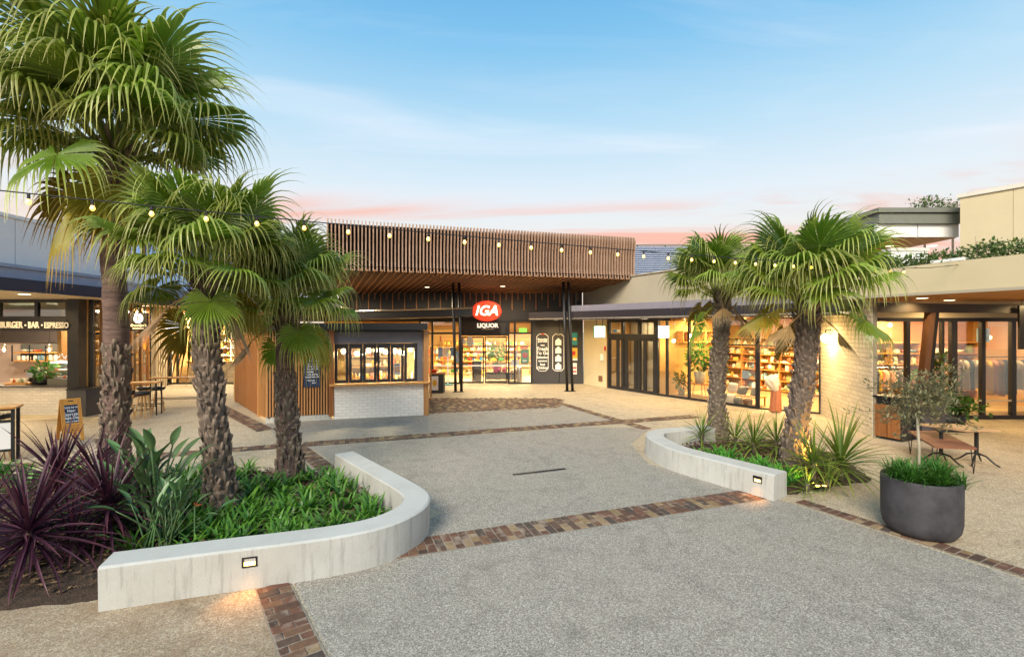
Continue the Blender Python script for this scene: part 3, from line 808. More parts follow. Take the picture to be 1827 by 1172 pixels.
# sloping soffit with slats running back to the wall
ZW = 4.30
bdir = V(-.42, 1, 0)
soft = MB()
bl = V(CL.x-3.2, WY, 0); br = V(CR.x-1.0, WY, 0)
soft.add([V(CL.x, CL.y, CB+.06), V(CR.x, CR.y, CB+.06), V(br.x, br.y, ZW+.06), V(bl.x, bl.y, ZW+.06)], [(0, 1, 2, 3)])
soft.add([V(CL.x, CL.y, CB+.16), V(CR.x, CR.y, CB+.16), V(br.x, br.y, ZW+.16), V(bl.x, bl.y, ZW+.16)], [(3, 2, 1, 0)])
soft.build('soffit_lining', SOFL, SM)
for i in range(0, nfin, 2):
    p = CL + cdir*(i*LC/nfin+.06)
    t = (WY-.05-p.y)
    q = V(p.x+bdir.x*t, WY-.05, 0)
    a = V(p.x, p.y, CB); b = V(q.x, q.y, ZW)
    if q.x > br.x + 2: continue
    d = (b-a).normalized(); sx = d.cross(V(0, 0, 1)).normalized()*.022; up = V(0, 0, .05)
    MB().add([a-sx, a+sx, b+sx, b-sx, a-sx+up, a+sx+up, b+sx+up, b-sx+up], [(0, 3, 2, 1), (4, 5, 6, 7), (0, 1, 5, 4), (2, 3, 7, 6), (1, 2, 6, 5), (3, 0, 4, 7)]).build('soffit_slat', SLATW, SM)
# canopy roof and right return
slab('canopy_roof', GREYG, [tuple((CL+cn*.5)[:2]), tuple((CR+cn*.5)[:2]), (4.6, 24), (-9.5, 24)], 5.9, 6.0, SM)
MB().add([V(CR.x, CR.y+.02, CB), V(br.x, br.y, ZW), V(br.x, br.y, 6.0), V(CR.x-.05, CR.y+.25, CT-.1)], [(0, 1, 2, 3)]).build('canopy_return', FINW, SM)
# dark upper wall with battens
MB().b2(-11, 3.35, WY, WY+.25, 2.98, 6.0).build('upper_wall', CHAR, SM)
for i in range(46):
    x = -9.4+i*.285
    if x > 3.2: break
    z0 = (3.52 if i % 2 else 4.0)
    if i % 2 and x > 1.2: z0 = 3.55+.13*(x-1.2)
    MB().b2(x-.022, x+.022, WY-.06, WY, z0, ZW+.05).build('wall_batten', BATW, SM)
for px in (613, 762, 897):
    Y = 21.2; x = (px-CX)*Y/F; yf = CL.y+(x-CL.x)*cdir.y/cdir.x
    downlight(SM, (x, Y, CB+(ZW-CB)*(Y-yf)/(WY-yf)-.005), 320, WARM2, .1, 170)
MB().tube([(3.0, 22.9, 4.35), (3.0, 22.9, 3.72), (3.05, 22.85, 3.66), (3.6, 22.6, 3.66)], .05, 8).build('downpipe', GREYG, SM, True)
# twin columns (slightly raked) either side
for px0, px1, yb in ((808, 813, 699), (819, 823.5, 699), (1005, 1012, 698), (1014, 1021.5, 698)):
    b = g(px1, yb)
    tp = wp(px0, 500, b.y)
    c = thing('canopy_column', {808: 'black steel canopy column, left one of the pair left of the round red sign', 819: 'black steel canopy column, right one of the pair nearest the sliding doors',
              1005: 'black steel canopy column, left one of the pair before the dark poster wall', 1014: 'black steel canopy column, right one of the pair before the dark poster wall'}[px0], 'column', b)
    MB().tube([b+V(0, 0, .0), V(tp.x, b.y, 4.62)], .06, 14).build('shaft', BLACK, c, True)
    MB().b2(b.x-.12, b.x+.12, b.y-.12, b.y+.12, 0, .02).build('base_plate', BLACK, c)
# shop front ---------------------------------------------------------
def X(px): return (px-CX)*WY/F
fr0 = 3.05
glazing(SM, (X(748), WY), (X(822), WY), 0, fr0, [.32], [2.42], DARKM, .09, .1)
glazing(SM, (X(822), WY), (X(906), WY), 2.3, fr0, [], [], DARKM, .1, .1, glass=CHAR)
glazing(SM, (X(906), WY), (X(950), WY), 0, fr0, [.28], [2.42], DARKM, .08, .1, skip=((0, 1), (1, 1)))
MB().b2(X(907), X(949), WY+.06, WY+.08, 2.45, 3.02).build('transom_panel', PLYW, SM)
gs = MB().b2(X(926), X(940), WY-.03, WY+.05, 2.47, 2.66).build('exit_sign', GREENS, SM)
# sliding doors
for a, b in ((823, 864), (864, 905)):
    dd = MB()
    x0, x1 = X(a)+.02, X(b)-.02; y0 = WY+.07
    dd.b2(x0, x0+.05, y0, y0+.05, .02, 2.26); dd.b2(x1-.05, x1, y0, y0+.05, .02, 2.26)
    dd.b2(x0+.05, x1-.05, y0, y0+.05, 2.2, 2.26); dd.b2(x0+.05, x1-.05, y0, y0+.05, .02, .1)
    do = dd.build('sliding_door', DARKM, SM)
    MB().b2(x0+.05, x1-.05, y0+.02, y0+.028, .1, 2.2).build('pane', GLASS, do)
    MB().b2(x0+.05, x1-.05, y0+.014, y0+.019, .83, .9).build('safety_stripe', PAPER, do)
MB().b2(X(767), X(822), WY-.012, WY-.006, .84, .91).build('safety_stripe', PAPER, SM)
MB().b2(X(907), X(948), WY-.012, WY-.006, .84, .91).build('safety_stripe', PAPER, SM)
# black poster wall to the right
MB().b2(X(950), X(997), WY-.02, WY+.2, 0, 3.05).build('wall_panel', CHAR, SM)
MB().b2(X(998), X(1040), WY-.02, WY+.2, 0, 3.05).build('wall_panel', CHAR, SM)
MB().b2(X(966)-.5, 3.4, WY+.2, WY+.3, 0, 3.1).build('back_wall', CHAR, SM)
def outline_panel(x0, x1, z0, z1, y, name):
    m_ = MB(); c = .12; t_ = .014
    pts = [(x0+c, z0), (x1-c, z0), (x1, z0+c), (x1, z1-c), (x1-c, z1), (x0+c, z1), (x0, z1-c), (x0, z0+c)]
    for i in range(8):
        a, b = pts[i], pts[(i+1) % 8]
        m_.tube([(a[0], y, a[1]), (b[0], y, b[1])], t_, 4)
    return m_.build(name, TEXTW, SM)
yp = WY-.025
outline_panel(X(957.5), X(978), .62, 2.38, yp, 'poster_border'); outline_panel(X(986), X(1006), .62, 2.38, yp, 'poster_border')
xc = X(968)
for s, z, sz in (('Everyday', 2.13, .13), ('good value', 2.03, .1), ('YOUR', 1.84, .07), ('Fresh', 1.67, .24), ('To Go', 1.47, .22), ('Selection', 1.27, .15), ('DELICIOUS', 1.09, .08), ('hot', .93, .17), ('Chicken', .77, .16)):
    wall_text(s, sz, TEXTW, (xc, yp, z), (1, 0), SM, bold=.006)
MB().ball((xc, yp, 2.38), (.07, .02, .04)).build('badge', PRED, SM)
xc = X(996)
MB().b2(xc-.08, xc+.08, yp-.015, yp, 2.31, 2.42).build('badge', GREYT, SM)
for z in (1.85, 1.46, 1.07, .68):
    m_ = MB(); hw = .14
    pts = [(-hw, 0), (hw, 0), (hw, .22), (0, .34), (-hw, .22)]
    m_.add([V(xc+a, yp-.012, z+b) for a, b in pts]+[V(xc+a, yp, z+b) for a, b in pts], [(0, 1, 2, 3, 4), (9, 8, 7, 6, 5)]+[(i, 5+i, 5+(i+1) % 5, (i+1) % 5) for i in range(5)])
    m_.build('house_tag', PAPER, SM)
for a, b, z0, z1, mt in ((1020.5, 1030, 1.86, 2.45, TEAL), (1020.5, 1030, 1.12, 1.72, YEL), (1021, 1029, .46, 1.0, PAPER)):
    po = MB().b2(X(a), X(b), yp-.012, yp, z0, z1).build('poster', mt, SM)
    if mt is YEL: MB().b2(X(a)+.02, X(a)+.16, yp-.018, yp-.012, z0+.25, z0+.45).build('print', REDP, po); MB().b2(X(a)+.03, X(b), yp-.018, yp-.012, z0, z0+.1).build('print', PAPER, po)
    if mt is PAPER:
        for q in (.1, .28): MB().b2(X(a)+.02, X(b)-.02, yp-.018, yp-.012, z0+q, z0+q+.07).build('print', REDP, po)
    if mt is TEAL: MB().ball(((X(a)+X(b))/2, yp-.014, z0+.28), (.1, .008, .07)).build('print', YEL, po)
# red oval sign
sg = thing('oval_shop_sign', 'red oval shop sign with slanted white letters above the supermarket doors', 'sign', (X(868)+.05, 22.3, 3.0))
sy = 22.2; sc_ = sy/F
sx0 = (868-CX)*sc_; sz0 = H-(555-HY)*sc_
ov = MB(); n = 40; a_, b_ = .69, .47
ring = lambda y, s: [V(sx0+a_*s*math.cos(2*math.pi*k/n), y, sz0+b_*s*math.sin(2*math.pi*k/n)) for k in range(n)]
ov.add(ring(sy, 1)+ring(sy+.1, 1), [tuple(range(n-1, -1, -1)), tuple(range(n, 2*n))]+[(k, (k+1) % n, n+(k+1) % n, n+k) for k in range(n)])
sgo = ov.build('sign_face', PREDL, sg)
rm = MB(); rm.tube([p-V(0, .004, 0) for p in ring(sy, .985)]+[ring(sy, .985)[0]-V(0, .004, 0)], .018, 5, False); rm.build('rim', mk('dark red rim', '#a8281a', .4), sg)
wall_text('IGA', .62, LITL, (sx0-.01, sy-.012, sz0+.0), (1, 0), sg, bold=.018, shear=.25, spacing=1.02)
MB().ball((sx0+.47, sy-.01, sz0-.16), (.022, .008, .022)).build('dot', TEXTW, sg)
for dx in (-.35, .35): MB().tube([(sx0+dx, sy+.1, sz0), (sx0+dx, WY, sz0)], .025, 6).build('bracket', BLACK, sg)
wall_text('LIQUOR', .27, LITL, (X(870), WY-.065, 2.78), (1, 0), SM, bold=.014, ext=.006)  # slight emission added so the lettering reads white
MB().b2(X(859), X(881), WY-.065, WY-.055, 2.60, 2.62).build('underline', TEXTW, SM)
MB().ball((X(852), WY-.062, 2.78), (.035, .008, .035)).build('bullet', TEXTW, SM)
# flat left awning in front of the shop and over the kiosk passage
aw = MB(); e0, e1 = V(-8.2, 22.2, 0), V(-1.62, 20.15, 0)
b0, b1 = V(-8.2, WY-.01, 0), V(-2.05, WY-.01, 0)
za, zb = 3.03, 3.17
aw.add([V(e0.x, e0.y, za), V(e1.x, e1.y, zb), V(b1.x, b1.y, zb), V(b0.x, b0.y, za), V(e0.x, e0.y, za+.36), V(e1.x, e1.y, zb+.32), V(b1.x, b1.y, zb+.32), V(b0.x, b0.y, za+.36)],
       [(3, 2, 1, 0), (4, 5, 6, 7), (0, 1, 5, 4), (1, 2, 6, 5), (2, 3, 7, 6), (3, 0, 4, 7)])
awo = aw.build('awning', BLACK, SM)
MB().tube([V(e0.x, e0.y-.02, za+.37), V(e1.x+.02, e1.y-.02, zb+.33)], .035, 6).build('edge_trim', CHROME, awo)
# interior
MB().b2(-9, 3.3, WY+.3, 33, .005, .01).build('shop_floor', FLOORI, SM)
MB().b2(-9, 3.3, 32.9, 33, 0, 3.2).build('rear_wall', mk('warm shop wall', '#b8935c', .8), SM)
MB().b2(-9.1, -9, WY+.3, 33, 0, 3.2).build('side_wall', WALLI, SM)
MB().b2(3.3, 3.4, WY+.3, 33, 0, 3.2).build('side_wall', WALLI, SM)
MB().b2(-9, 3.4, WY+.25, 33, 3.1, 3.2).build('ceiling', mk('dim shop ceiling', '#6a5a48', .8), SM)
for (x, y) in ((-4.5, 26.0), (-1.2, 25.6), (1.4, 26.2), (-2.6, 29.5), (1.2, 29.8)):
    room_light(SM, (x, y, 3.05), 520, (1.2, .6), (1, .74, .36))
gr = random.Random(11)
GL = 'grocery pack on the supermarket shelves seen through the sliding doors'
for (x, y, L_, lv) in ((-6.0, 28.0, 3.0, 5), (-2.9, 27.2, 3.4, 4), (1.0, 28.5, 2.2, 5), (-4.5, 31.8, 7.5, 6)):
    shelf_unit({28.0: 'grocery shelf at the left inside the supermarket', 27.2: 'low grocery shelf straight behind the sliding doors', 28.5: 'grocery shelf at the right inside the supermarket', 31.8: 'long grocery shelf along the rear wall of the supermarket'}[y],
               (x, y, 0), (1, 0), L_, [.12+i*.36 for i in range(lv)], .4, TIMH, [G_PACK, G_CAN], GL, 'grocery', 'groceries on the supermarket shelves', .19, 3, gname='grocery_pack', rnd=gr)
def lump_plant(name, label, cat, p, r, h, mat, potmat, n=120, seed=1, lsize=.12, pot=True, group=None, stem=False):
    rr = random.Random(seed); t_ = thing(name, label, cat, p, group=group)
    ph = h*.3 if pot else 0.02
    if pot: MB().lathe([(r*.35, 0), (r*.5, ph), (r*.42, ph), (r*.4, ph-.03), (0.01, ph-.04)], 14, p).build('pot', potmat, t_, True)
    m_ = MB(); m_.col = True
    for i in range(n):
        d = V(rr.gauss(0, 1), rr.gauss(0, 1), rr.gauss(0, .8)).normalized()*(rr.random()**.45)
        c = V(p[0], p[1], p[2]+ph+(h-ph)*.55)+V(d.x*r, d.y*r, d.z*(h-ph)*.5)
        ax = (d+V(rr.uniform(-.5, .5), rr.uniform(-.5, .5), rr.uniform(-.6, .3))).normalized()
        sd = ax.cross(V(rr.random(), rr.random(), 1)).normalized(); L_ = lsize*rr.uniform(.7, 1.4); nn = ax.cross(sd)*L_*.1
        m_.add([c, c+ax*L_*.5+sd*L_*.22-nn, c+ax*L_, c+ax*L_*.5-sd*L_*.22-nn, c+ax*L_*.5+nn], [(0, 1, 4), (1, 2, 4), (2, 3, 4), (3, 0, 4)], rr.uniform(.2, .8))
    m_.build('foliage', mat, t_)
    st = MB()
    for i in range(5):
        a = rr.uniform(0, 6.28); st.tube([V(*p)+V(0, 0, ph*.8), V(*p)+V(math.cos(a)*r*.25, math.sin(a)*r*.25, ph+(h-ph)*.5)], [.012, .006], 5)
    st.build('stems', LIMB, t_)
    return t_
lump_plant('pot_plant', 'bushy potted plant on a stand just inside the supermarket doors', 'plant', (-.75, 24.6, .45), .5, 1.35, CLIV, BLACK, 260, 5, .16)
st = thing('flower_stand', 'dark flower stand with pink and white blooms inside the supermarket doors', 'stand', (-.4, 24.4, 0))
MB().prism([(-1.3, 24.3), (.35, 24.2), (.35, 24.8), (-1.3, 24.8)], .1, .45).build('trough', CHAR, st)
fl = MB(); fr_ = random.Random(4)
for i in range(26): fl.ball((fr_.uniform(-.9, -.3), fr_.uniform(24.2, 24.5), fr_.uniform(.48, .68)), fr_.uniform(.05, .09), 6)
fl.build('pink_blooms', mk('pink bloom', '#d8588a', .8), st)
fl = MB()
for i in range(22): fl.ball((fr_.uniform(-.3, .3), fr_.uniform(24.2, 24.5), fr_.uniform(.45, .62)), fr_.uniform(.05, .08), 6)
fl.build('white_blooms', PAPER, st)
sb = thing('sandwich_board', 'dark sandwich board standing just inside the sliding doors', 'sign', (-1.75, 24.5, 0))
MB().add([V(-2.0, 24.4, 0), V(-1.55, 24.4, 0), V(-1.55, 24.6, 1.0), V(-2.0, 24.6, 1.0), V(-2.0, 24.45, 0), V(-1.55, 24.45, 0), V(-1.55, 24.65, 1.0), V(-2.0, 24.65, 1.0)], [(0, 1, 2, 3), (7, 6, 5, 4), (0, 4, 5, 1), (2, 6, 7, 3), (1, 5, 6, 2), (3, 7, 4, 0)]).build('board', CHAR, sb)
MB().add([V(-2.0, 24.85, 0), V(-1.55, 24.85, 0), V(-1.55, 24.66, 1.0), V(-2.0, 24.66, 1.0)], [(3, 2, 1, 0)]).build('rear_board', TIMD, sb)
# window poster displays
for a, b, z0, z1, mt in ((781, 789, 1.3, 1.75, BLUEP), (789.5, 793, 1.3, 1.7, PAPER), (793.5, 801, 1.3, 1.75, PAPER), (803, 809, 1.3, 1.75, BLUEP), (813.5, 820, 1.0, 1.55, mk('pale blue poster', '#9cc4e6', .6)), (813.5, 820, 1.55, 1.8, YEL), (784, 787, 2.0, 2.3, REDP), (929, 944, .98, 1.65, GRNP), (917, 923, 1.2, 1.6, PAPER), (912, 926, .9, 1.15, PAPER)):
    po = MB().b2(X(a), X(b), WY+.1, WY+.11, z0, z1).build('window_poster', mt, SM)
    if mt is GRNP: MB().ball(((X(a)+X(b))/2, WY+.095, z0+.38), (.15, .012, .13)).build('print', REDP, po); MB().b2(X(a)+.1, X(b)-.1, WY+.09, WY+.1, z0+.08, z0+.16).build('print', PAPER, po)
fp = MB(); cxx, czz = X(838), 2.03
for k in range(20):
    a = 2*math.pi*k/20; fp.v.append(V(cxx+.16*math.cos(a), WY+.06, czz+.26*math.sin(a))); fp.c.append(0)
fp.f.append(tuple(range(19, -1, -1))); fp.add([V(cxx-.14, WY+.06, czz), V(cxx-.34, WY+.06, czz-.18), V(cxx-.34, WY+.06, czz+.18)], [(0, 1, 2)])
fp.build('fish_decal', PAPER, SM)
ps = thing('poster_stand', 'slim white poster stand with a teal foot at the supermarket window', 'stand', (X(801), 22.9, 0))
MB().tube([(X(801), 22.9, .05), (X(801), 22.9, 1.5)], .03, 8).build('pole', WHITE, ps)
MB().b2(X(792), X(810), 22.75, 23.05, 0, .05).build('foot', TEAL, ps)
cb = thing('menu_counter', 'small dark counter with a menu poster and red basket beside the kiosk', 'counter', (X(772)+.1, 20.2, 0))
cy0 = 20.0
def X2(px): return (px-CX)*cy0/F
MB().b2(X2(766), X2(791), cy0, cy0+.5, .0, .78).build('body', CHAR, cb)
MB().b2(X2(765), X2(792), cy0-.03, cy0+.53, .78, .84).build('top', TIMH, cb)
MB().b2(X2(767), X2(782), cy0-.012, cy0, .12, .7).build('menu_poster', PAPER, cb)
MB().ball((X2(775.5), cy0-.014, .42), (.1, .006, .14)).build('print', YEL, cb)
rb = thing('red_basket', 'red basket on the small dark counter beside the kiosk', 'basket', (X2(773), cy0+.2, .84))
MB().lathe([(.1, 0), (.18, .1), (.17, .1), (.09, .02)], 14, (X2(773), cy0+.2, .841)).build('bowl', PRED, rb)
tb = thing('waste_bin', 'slim steel bin inside the right supermarket window', 'bin', (X(927), 23.9, 0))
MB().lathe([(.12, 0), (.13, .02), (.13, .75), (.11, .78), (.02, .8)], 16, (X(927), 23.8, 0)).build('body', CHROME, tb, True)
sk = thing('stool', 'small timber stool inside the right supermarket window', 'stool', (X(915), 24, 0))
MB().b2(X(911), X(921), 23.7, 24.0, .55, .6).build('seat', TIMH, sk)
for a in (911.6, 920.4):
    for y in (23.72, 23.97): MB().tube([(X(a), y, .55), (X(a), y, 0)], .015, 6).build('leg', LEGW, sk)
# ================================================================== kiosk
KI = thing('kiosk', 'timber slatted kiosk with white brick counter and a row of lit folding windows', 'kiosk', (-5, 15.5, 0))
K0, K1, K2, K3, K4 = V(-10.2, 17.9, 0), V(-7.72, 14.85, 0), V(-6.92, 13.72, 0), V(-5.24, 14.30, 0), V(-2.70, 15.0, 0)
K5, K6 = V(-3.5, 17.9, 0), V(-5.6, 19.6, 0)
kd = (K4-K3).normalized(); kn = V(-kd.y, kd.x, 0)
sd_ = (K3-K2).normalized(); sn = V(-sd_.y, sd_.x, 0)
ZK = 2.62
# left cedar boarded wall: boards one by one
bd = (K1-K0).normalized(); L_ = (K1-K0).length; nb = int(L_/.14)
Fm = frame(K0, bd)
MB().b2(0, L_, .035, .15, 0, ZK, Fm).build('side_wall', TIMD, KI)
for i in range(nb):
    w_ = L_/nb
    MB().b2(i*w_+.004, (i+1)*w_-.004, .0, .034, .02, ZK-.01, Fm).build('cladding_board', TIMB, KI)
MB().b2(L_-.02, L_+.14, -.03, .2, 0, ZK, Fm).build('corner_post', TIMHZ, KI)
# handle rail on boarded wall
MB().b2(1.4, 2.6, -.03, 0, 1.92, 1.96, Fm).build('rail', BLACK, KI)
# slatted wall K2-K3 (and the short return towards the boarded wall)
Fm2 = frame(K2, sd_); L2 = (K3-K2).length
MB().b2(0, L2-.13, .06, .16, .12, ZK, Fm2).build('slat_backing', CHAR, KI)
MB().b2(-.02, L2-.05, .03, .3, 0, .16, Fm2).build('plinth', CONC, KI)
for i in range(22):
    x = .02+i*(L2-.2)/21
    MB().b2(x-.02, x+.02, 0, .059, .17, ZK, Fm2).build('slat', TIMHZ, KI)
MB().b2(L2-.13, L2+.02, -.03, .2, .1, ZK, Fm2).build('corner_post', TIMB, KI)
rd = (K2-K1).normalized(); Fm3 = frame(K1, rd); L3 = (K2-K1).length
MB().b2(.12, L3, .06, .16, .12, ZK, Fm3).build('slat_backing', CHAR, KI)
for i in range(9):
    x = .2+i*(L3-.25)/8
    MB().b2(x-.02, x+.02, 0, .059, .12, ZK, Fm3).build('slat', TIMHZ, KI)
# blackboards on the slats
def blackboard(label, x0, x1, z0, z1, lines):
    b = thing('menu_board', label, 'menu board', Fm2 @ V((x0+x1)/2, -.02, z0))
    MB().b2(x0, x1, -.03, -.004, z0, z1, Fm2).build('board', CBOARD, b)
    for s, z, sz, dx in lines:
        wall_text(s, sz, CHALK, Fm2 @ V((x0+x1)/2+dx, -.034, z), sd_, b, ext=.002, bold=.002)
blackboard('navy chalkboard headed SPECIALS on the kiosk slats', .98, 1.42, .98, 1.82, [('SPECIALS', 1.75, .11, 0), ('mac n cheese', 1.64, .06, 0), ('beef pie and salad', 1.57, .05, .02), ('soup and roll', 1.5, .055, 0), ('COFFEE', 1.41, .06, -.06), ('cake and tea', 1.34, .055, .02), ('toasted ham roll', 1.27, .055, 0), ('fruit cups', 1.17, .05, -.02), ('juice', 1.1, .05, .05)])
blackboard('chalkboard with white writing half hidden behind a palm trunk', .30, .62, .98, 1.80, [('MENU', 1.72, .1, -.02), ('pies', 1.58, .09, -.08), ('rolls', 1.46, .09, -.07), ('salads', 1.33, .08, -.06), ('drinks', 1.2, .08, -.06), ('cakes', 1.07, .08, -.06)])
# counter
brick_wall(KI, K3, K4, 0.0, .98, .088, .24, WBRICK, WMORT)
Fm4 = frame(K3, kd); L4 = (K4-K3).length
MB().bbox(-.1, L4+.12, -.22, .3, .985, 1.045, .008, Fm4).build('counter_top', TIMH, KI)
MB().b2(L4-.02, L4+.13, -.06, .2, 0, 2.615, Fm4).build('corner_post', TIMHZ, KI)
MB().b2(0, L4-.03, .09, .22, 2.22, 2.615, Fm4).build('bulkhead', mk('slate grey bulkhead', '#6d6d75', .7, var=.06), KI)
# folding windows
xw0, xw1 = .02, L4-.2
MB().b2(xw1, L4-.03, .09, .2, 1.05, 2.22, Fm4).build('jamb', MATS['slate grey bulkhead'], KI)
nw = 6; ww = (xw1-xw0)/nw
for i in range(nw):
    a, b = xw0+i*ww, xw0+(i+1)*ww
    f_ = MB(); y0, y1 = .11, .16
    f_.b2(a+.004, a+.085, y0, y1, 1.05, 2.21, Fm4); f_.b2(b-.085, b-.004, y0, y1, 1.05, 2.21, Fm4)
    f_.b2(a+.085, b-.085, y0, y1, 1.05, 1.13, Fm4); f_.b2(a+.085, b-.085, y0, y1, 2.07, 2.21, Fm4)
    s_ = f_.build('window_sash', DARKM, KI)
    MB().b2(a+.085, b-.085, .132, .138, 1.13, 2.07, Fm4).build('pane', GLASS, s_)
# roof
rf = [K0+V(-.1, .1, 0), K1+V(-.2, -.1, 0), K2+V(-.1, -.25, 0), K3+V(.05, -.25, 0), K4+V(.15, -.3, 0), K5+V(.2, 0, 0), K6]
slab('roof', BLACK, [(p.x, p.y) for p in rf], ZK+.004, ZK+.2, KI)
slab('soffit', CHAR, [(p.x, p.y) for p in [K0, K1, K2, K3, K4, K5, K6]], 2.56, 2.61, KI)
# walls at the back and right, interior
MB().wall([(K4.x, K4.y+.25), (K5.x, K5.y)], 0, 2.56, .1).build('side_wall', CHAR, KI)
MB().wall([(K5.x, K5.y), (K6.x, K6.y), (K0.x, K0.y)], 0, 2.56, .1).build('rear_wall', mk('kiosk back wall', '#d8b87c', .8), KI)
MB().prism([(p.x, p.y) for p in [K0+V(.3, -.1, 0), K1+V(.3, .1, 0), K2+V(.2, .2, 0), K3+V(0, .2, 0), K4+V(-.1, .2, 0), K5, K6]], .004, .02).build('floor', FLOORI, KI)
kb = random.Random(21)
for i, (fx, fy, z) in enumerate(((.22, .9, 1.78), (.62, .8, 1.70), (.98, .9, 1.80), (1.18, 1.3, 1.78), (1.36, .8, 1.82), (1.5, 1.1, 1.72), (1.78, .7, 1.78), (1.95, 1.0, 1.72), (2.08, 1.3, 1.68), (2.28, .8, 1.80))):
    z += .18; p = Fm4 @ V(fx, fy, z)
    o = thing('pendant_lamp', ['glowing pendant bulb behind the kiosk windows, number %s from the slatted corner' % s for s in ('one', 'two', 'three', 'four', 'five', 'six', 'seven', 'eight', 'nine', 'ten')][i], 'lamp', p, group='pendant bulbs in the kiosk')
    MB().ball(p, .075, 10).build('globe', GLOW, o, True)
    MB().tube([p+V(0, 0, .05), V(p.x, p.y, 2.56)], .006, 5).build('cord', BLACK, o)
    if i % 2 == 0: lamp('POINT', p-V(0, 0, .08), 200, (1, .80, .45), o, .06)
# things on the kiosk shelves
shelf_unit('crockery shelf on the rear wall inside the kiosk', Fm4 @ V(.2, 3.2, 0), kd, 3.0, [.9, 1.3, 1.65, 2.0], .3, TIMH, [G_JAR, G_BOX, G_MUG, G_VASE], 'jar or box on the rear shelf inside the kiosk', 'jar', 'jars on the kiosk shelf', .17, 3, gname='jar', rnd=kb)
kbn = thing('kitchen_bench', 'dark working bench inside the kiosk', 'bench', Fm4 @ V(1.2, 1.6, 0))
MB().b2(.1, 2.5, 1.5, 2.0, 0, .92, Fm4).build('body', CHAR, kbn); MB().b2(.05, 2.55, 1.45, 2.05, .92, .96, Fm4).build('top', CHROME, kbn)
for i in range(9):
    put('bottle', G_CAN[0], Fm4 @ T(V(.3+i*.26, 1.62, .962)), label='small bottle on the bench inside the kiosk', cat='bottle', group='bottles on the kiosk bench')
mpn = thing('window_menu', 'white framed burger menu hanging in the fifth kiosk window', 'poster', Fm4 @ V(1.9, .2, 1.2))
a = xw0+4*ww
MB().b2(a+.11, a+.29, .165, .175, 1.24, 1.6, Fm4).build('sheet', PAPER, mpn)
MB().b2(a+.13, a+.27, .158, .164, 1.32, 1.5, Fm4).build('print', mk('burger print', '#c77a3a', .7), mpn)
MB().b2(a+.13, a+.27, .158, .164, 1.53, 1.57, Fm4).build('print', BLACK, mpn)

# ================================================================== right row of shops
A, B, C, D, E = V(4.29, 21.75, 0), V(5.77, 19.41, 0), V(8.15, 16.13, 0), V(9.62, 15.2, 0), V(8.86, 11.98, 0)
RS = thing('shop_row', 'cream rendered shop row on the right with mauve gutter and glazed fronts', 'shop building', (7, 18, 0))
ZS = 3.04
# plain wall with door between supermarket and folding doors
MB().wall([(3.42, WY-.05), (A.x, A.y)], 0, ZS, .2).build('end_wall', BEIGE, RS)
FmE = frame(V(3.42, WY-.05, 0), A-V(3.42, WY-.05, 0))
MB().b2(1.1, 1.35, -.03, 0, .25, .5, FmE).build('vent', TIMD, RS)
MB().b2(1.25, 1.45, -.05, 0, 1.2, 1.5, FmE).build('meter_box', PAPER, RS)
MB().b2(1.5, 1.58, -.04, 0, 1.65, 1.85, FmE).build('fire_sign', REDP, RS)
# folding doors A-B
u_ = (B-A).normalized()
glazing(RS, A[:2], B[:2], 0, ZS, [.33, .67], [2.3], DARKM, .12, .12, glass=GLASS, skip=((0, 0), (1, 0), (2, 0)))
FmD = frame(A, u_); LD = (B-A).length
for i in range(5):
    a, b = .1+i*(LD-.2)/5, .1+(i+1)*(LD-.2)/5
    f_ = MB()
    f_.b2(a+.004, a+.08, -.03, .03, .03, 2.24, FmD); f_.b2(b-.08, b-.004, -.03, .03, .03, 2.24, FmD)
    f_.b2(a+.08, b-.08, -.03, .03, .03, .13, FmD); f_.b2(a+.08, b-.08, -.03, .03, 2.14, 2.24, FmD)
    d_ = f_.build('folding_door', DARKM, RS)
    MB().b2(a+.08, b-.08, -.004, .004, .13, 2.14, FmD).build('pane', GLASS, d_)
_p = FmD @ V(1.4, .65, 0); room_light(RS, (_p.x, _p.y, ZS+.02), 40, (.4, .3), (1, .85, .6))  # added light, only there to brighten the tan sheets behind the doors
MB().b2(0, LD, -.05, .05, 2.24, 2.42, FmD).build('door_header', DARKM, RS)
for i in range(5): MB().b2(.12+i*(LD-.2)/5, .06+(i+1)*(LD-.2)/5, 1.3, 1.32, .05, 2.9, FmD).build('tan_backing', mk('tan door backing', '#a59a7c', .8) if i == 0 else MATS['tan door backing'], RS)  # tan sheets added behind the doors to make the panes look light
# glazed front B-C-D
glazing(RS, B[:2], C[:2], 0, ZS, [.12, .36, .61], [], DARKM, .08, .1)
Fbc = frame(B, C-B); Lbc = (C-B).length
MB().b2(Lbc*.61, Lbc, -.03, .03, 2.08, 2.13, Fbc).build('transom', DARKM, RS)
glazing(RS, C[:2], D[:2], 0, ZS, [.8], [2.08], DARKM, .05, .07, skip=((0, 0),))
dlf = thing('open_door_leaf', 'black framed glass door leaf standing open at the homewares shop', 'door', C)
cdv = V(.45, .9, 0).normalized(); Fcd = frame(C+V(.05, .05, 0), cdv)
f_ = MB(); f_.b2(0, .05, -.02, .02, .02, 2.05, Fcd); f_.b2(.9, .95, -.02, .02, .02, 2.05, Fcd); f_.b2(.05, .9, -.02, .02, .02, .1, Fcd); f_.b2(.05, .9, -.02, .02, 1.98, 2.05, Fcd)
f_.build('frame', DARKM, dlf); MB().b2(.05, .9, -.003, .003, .1, 1.98, Fcd).build('pane', GLASS, dlf)
MB().tube([Fcd @ V(.86, -.06, .9), Fcd @ V(.86, -.06, 1.3)], .012, 6).build('handle', CHROME, dlf)
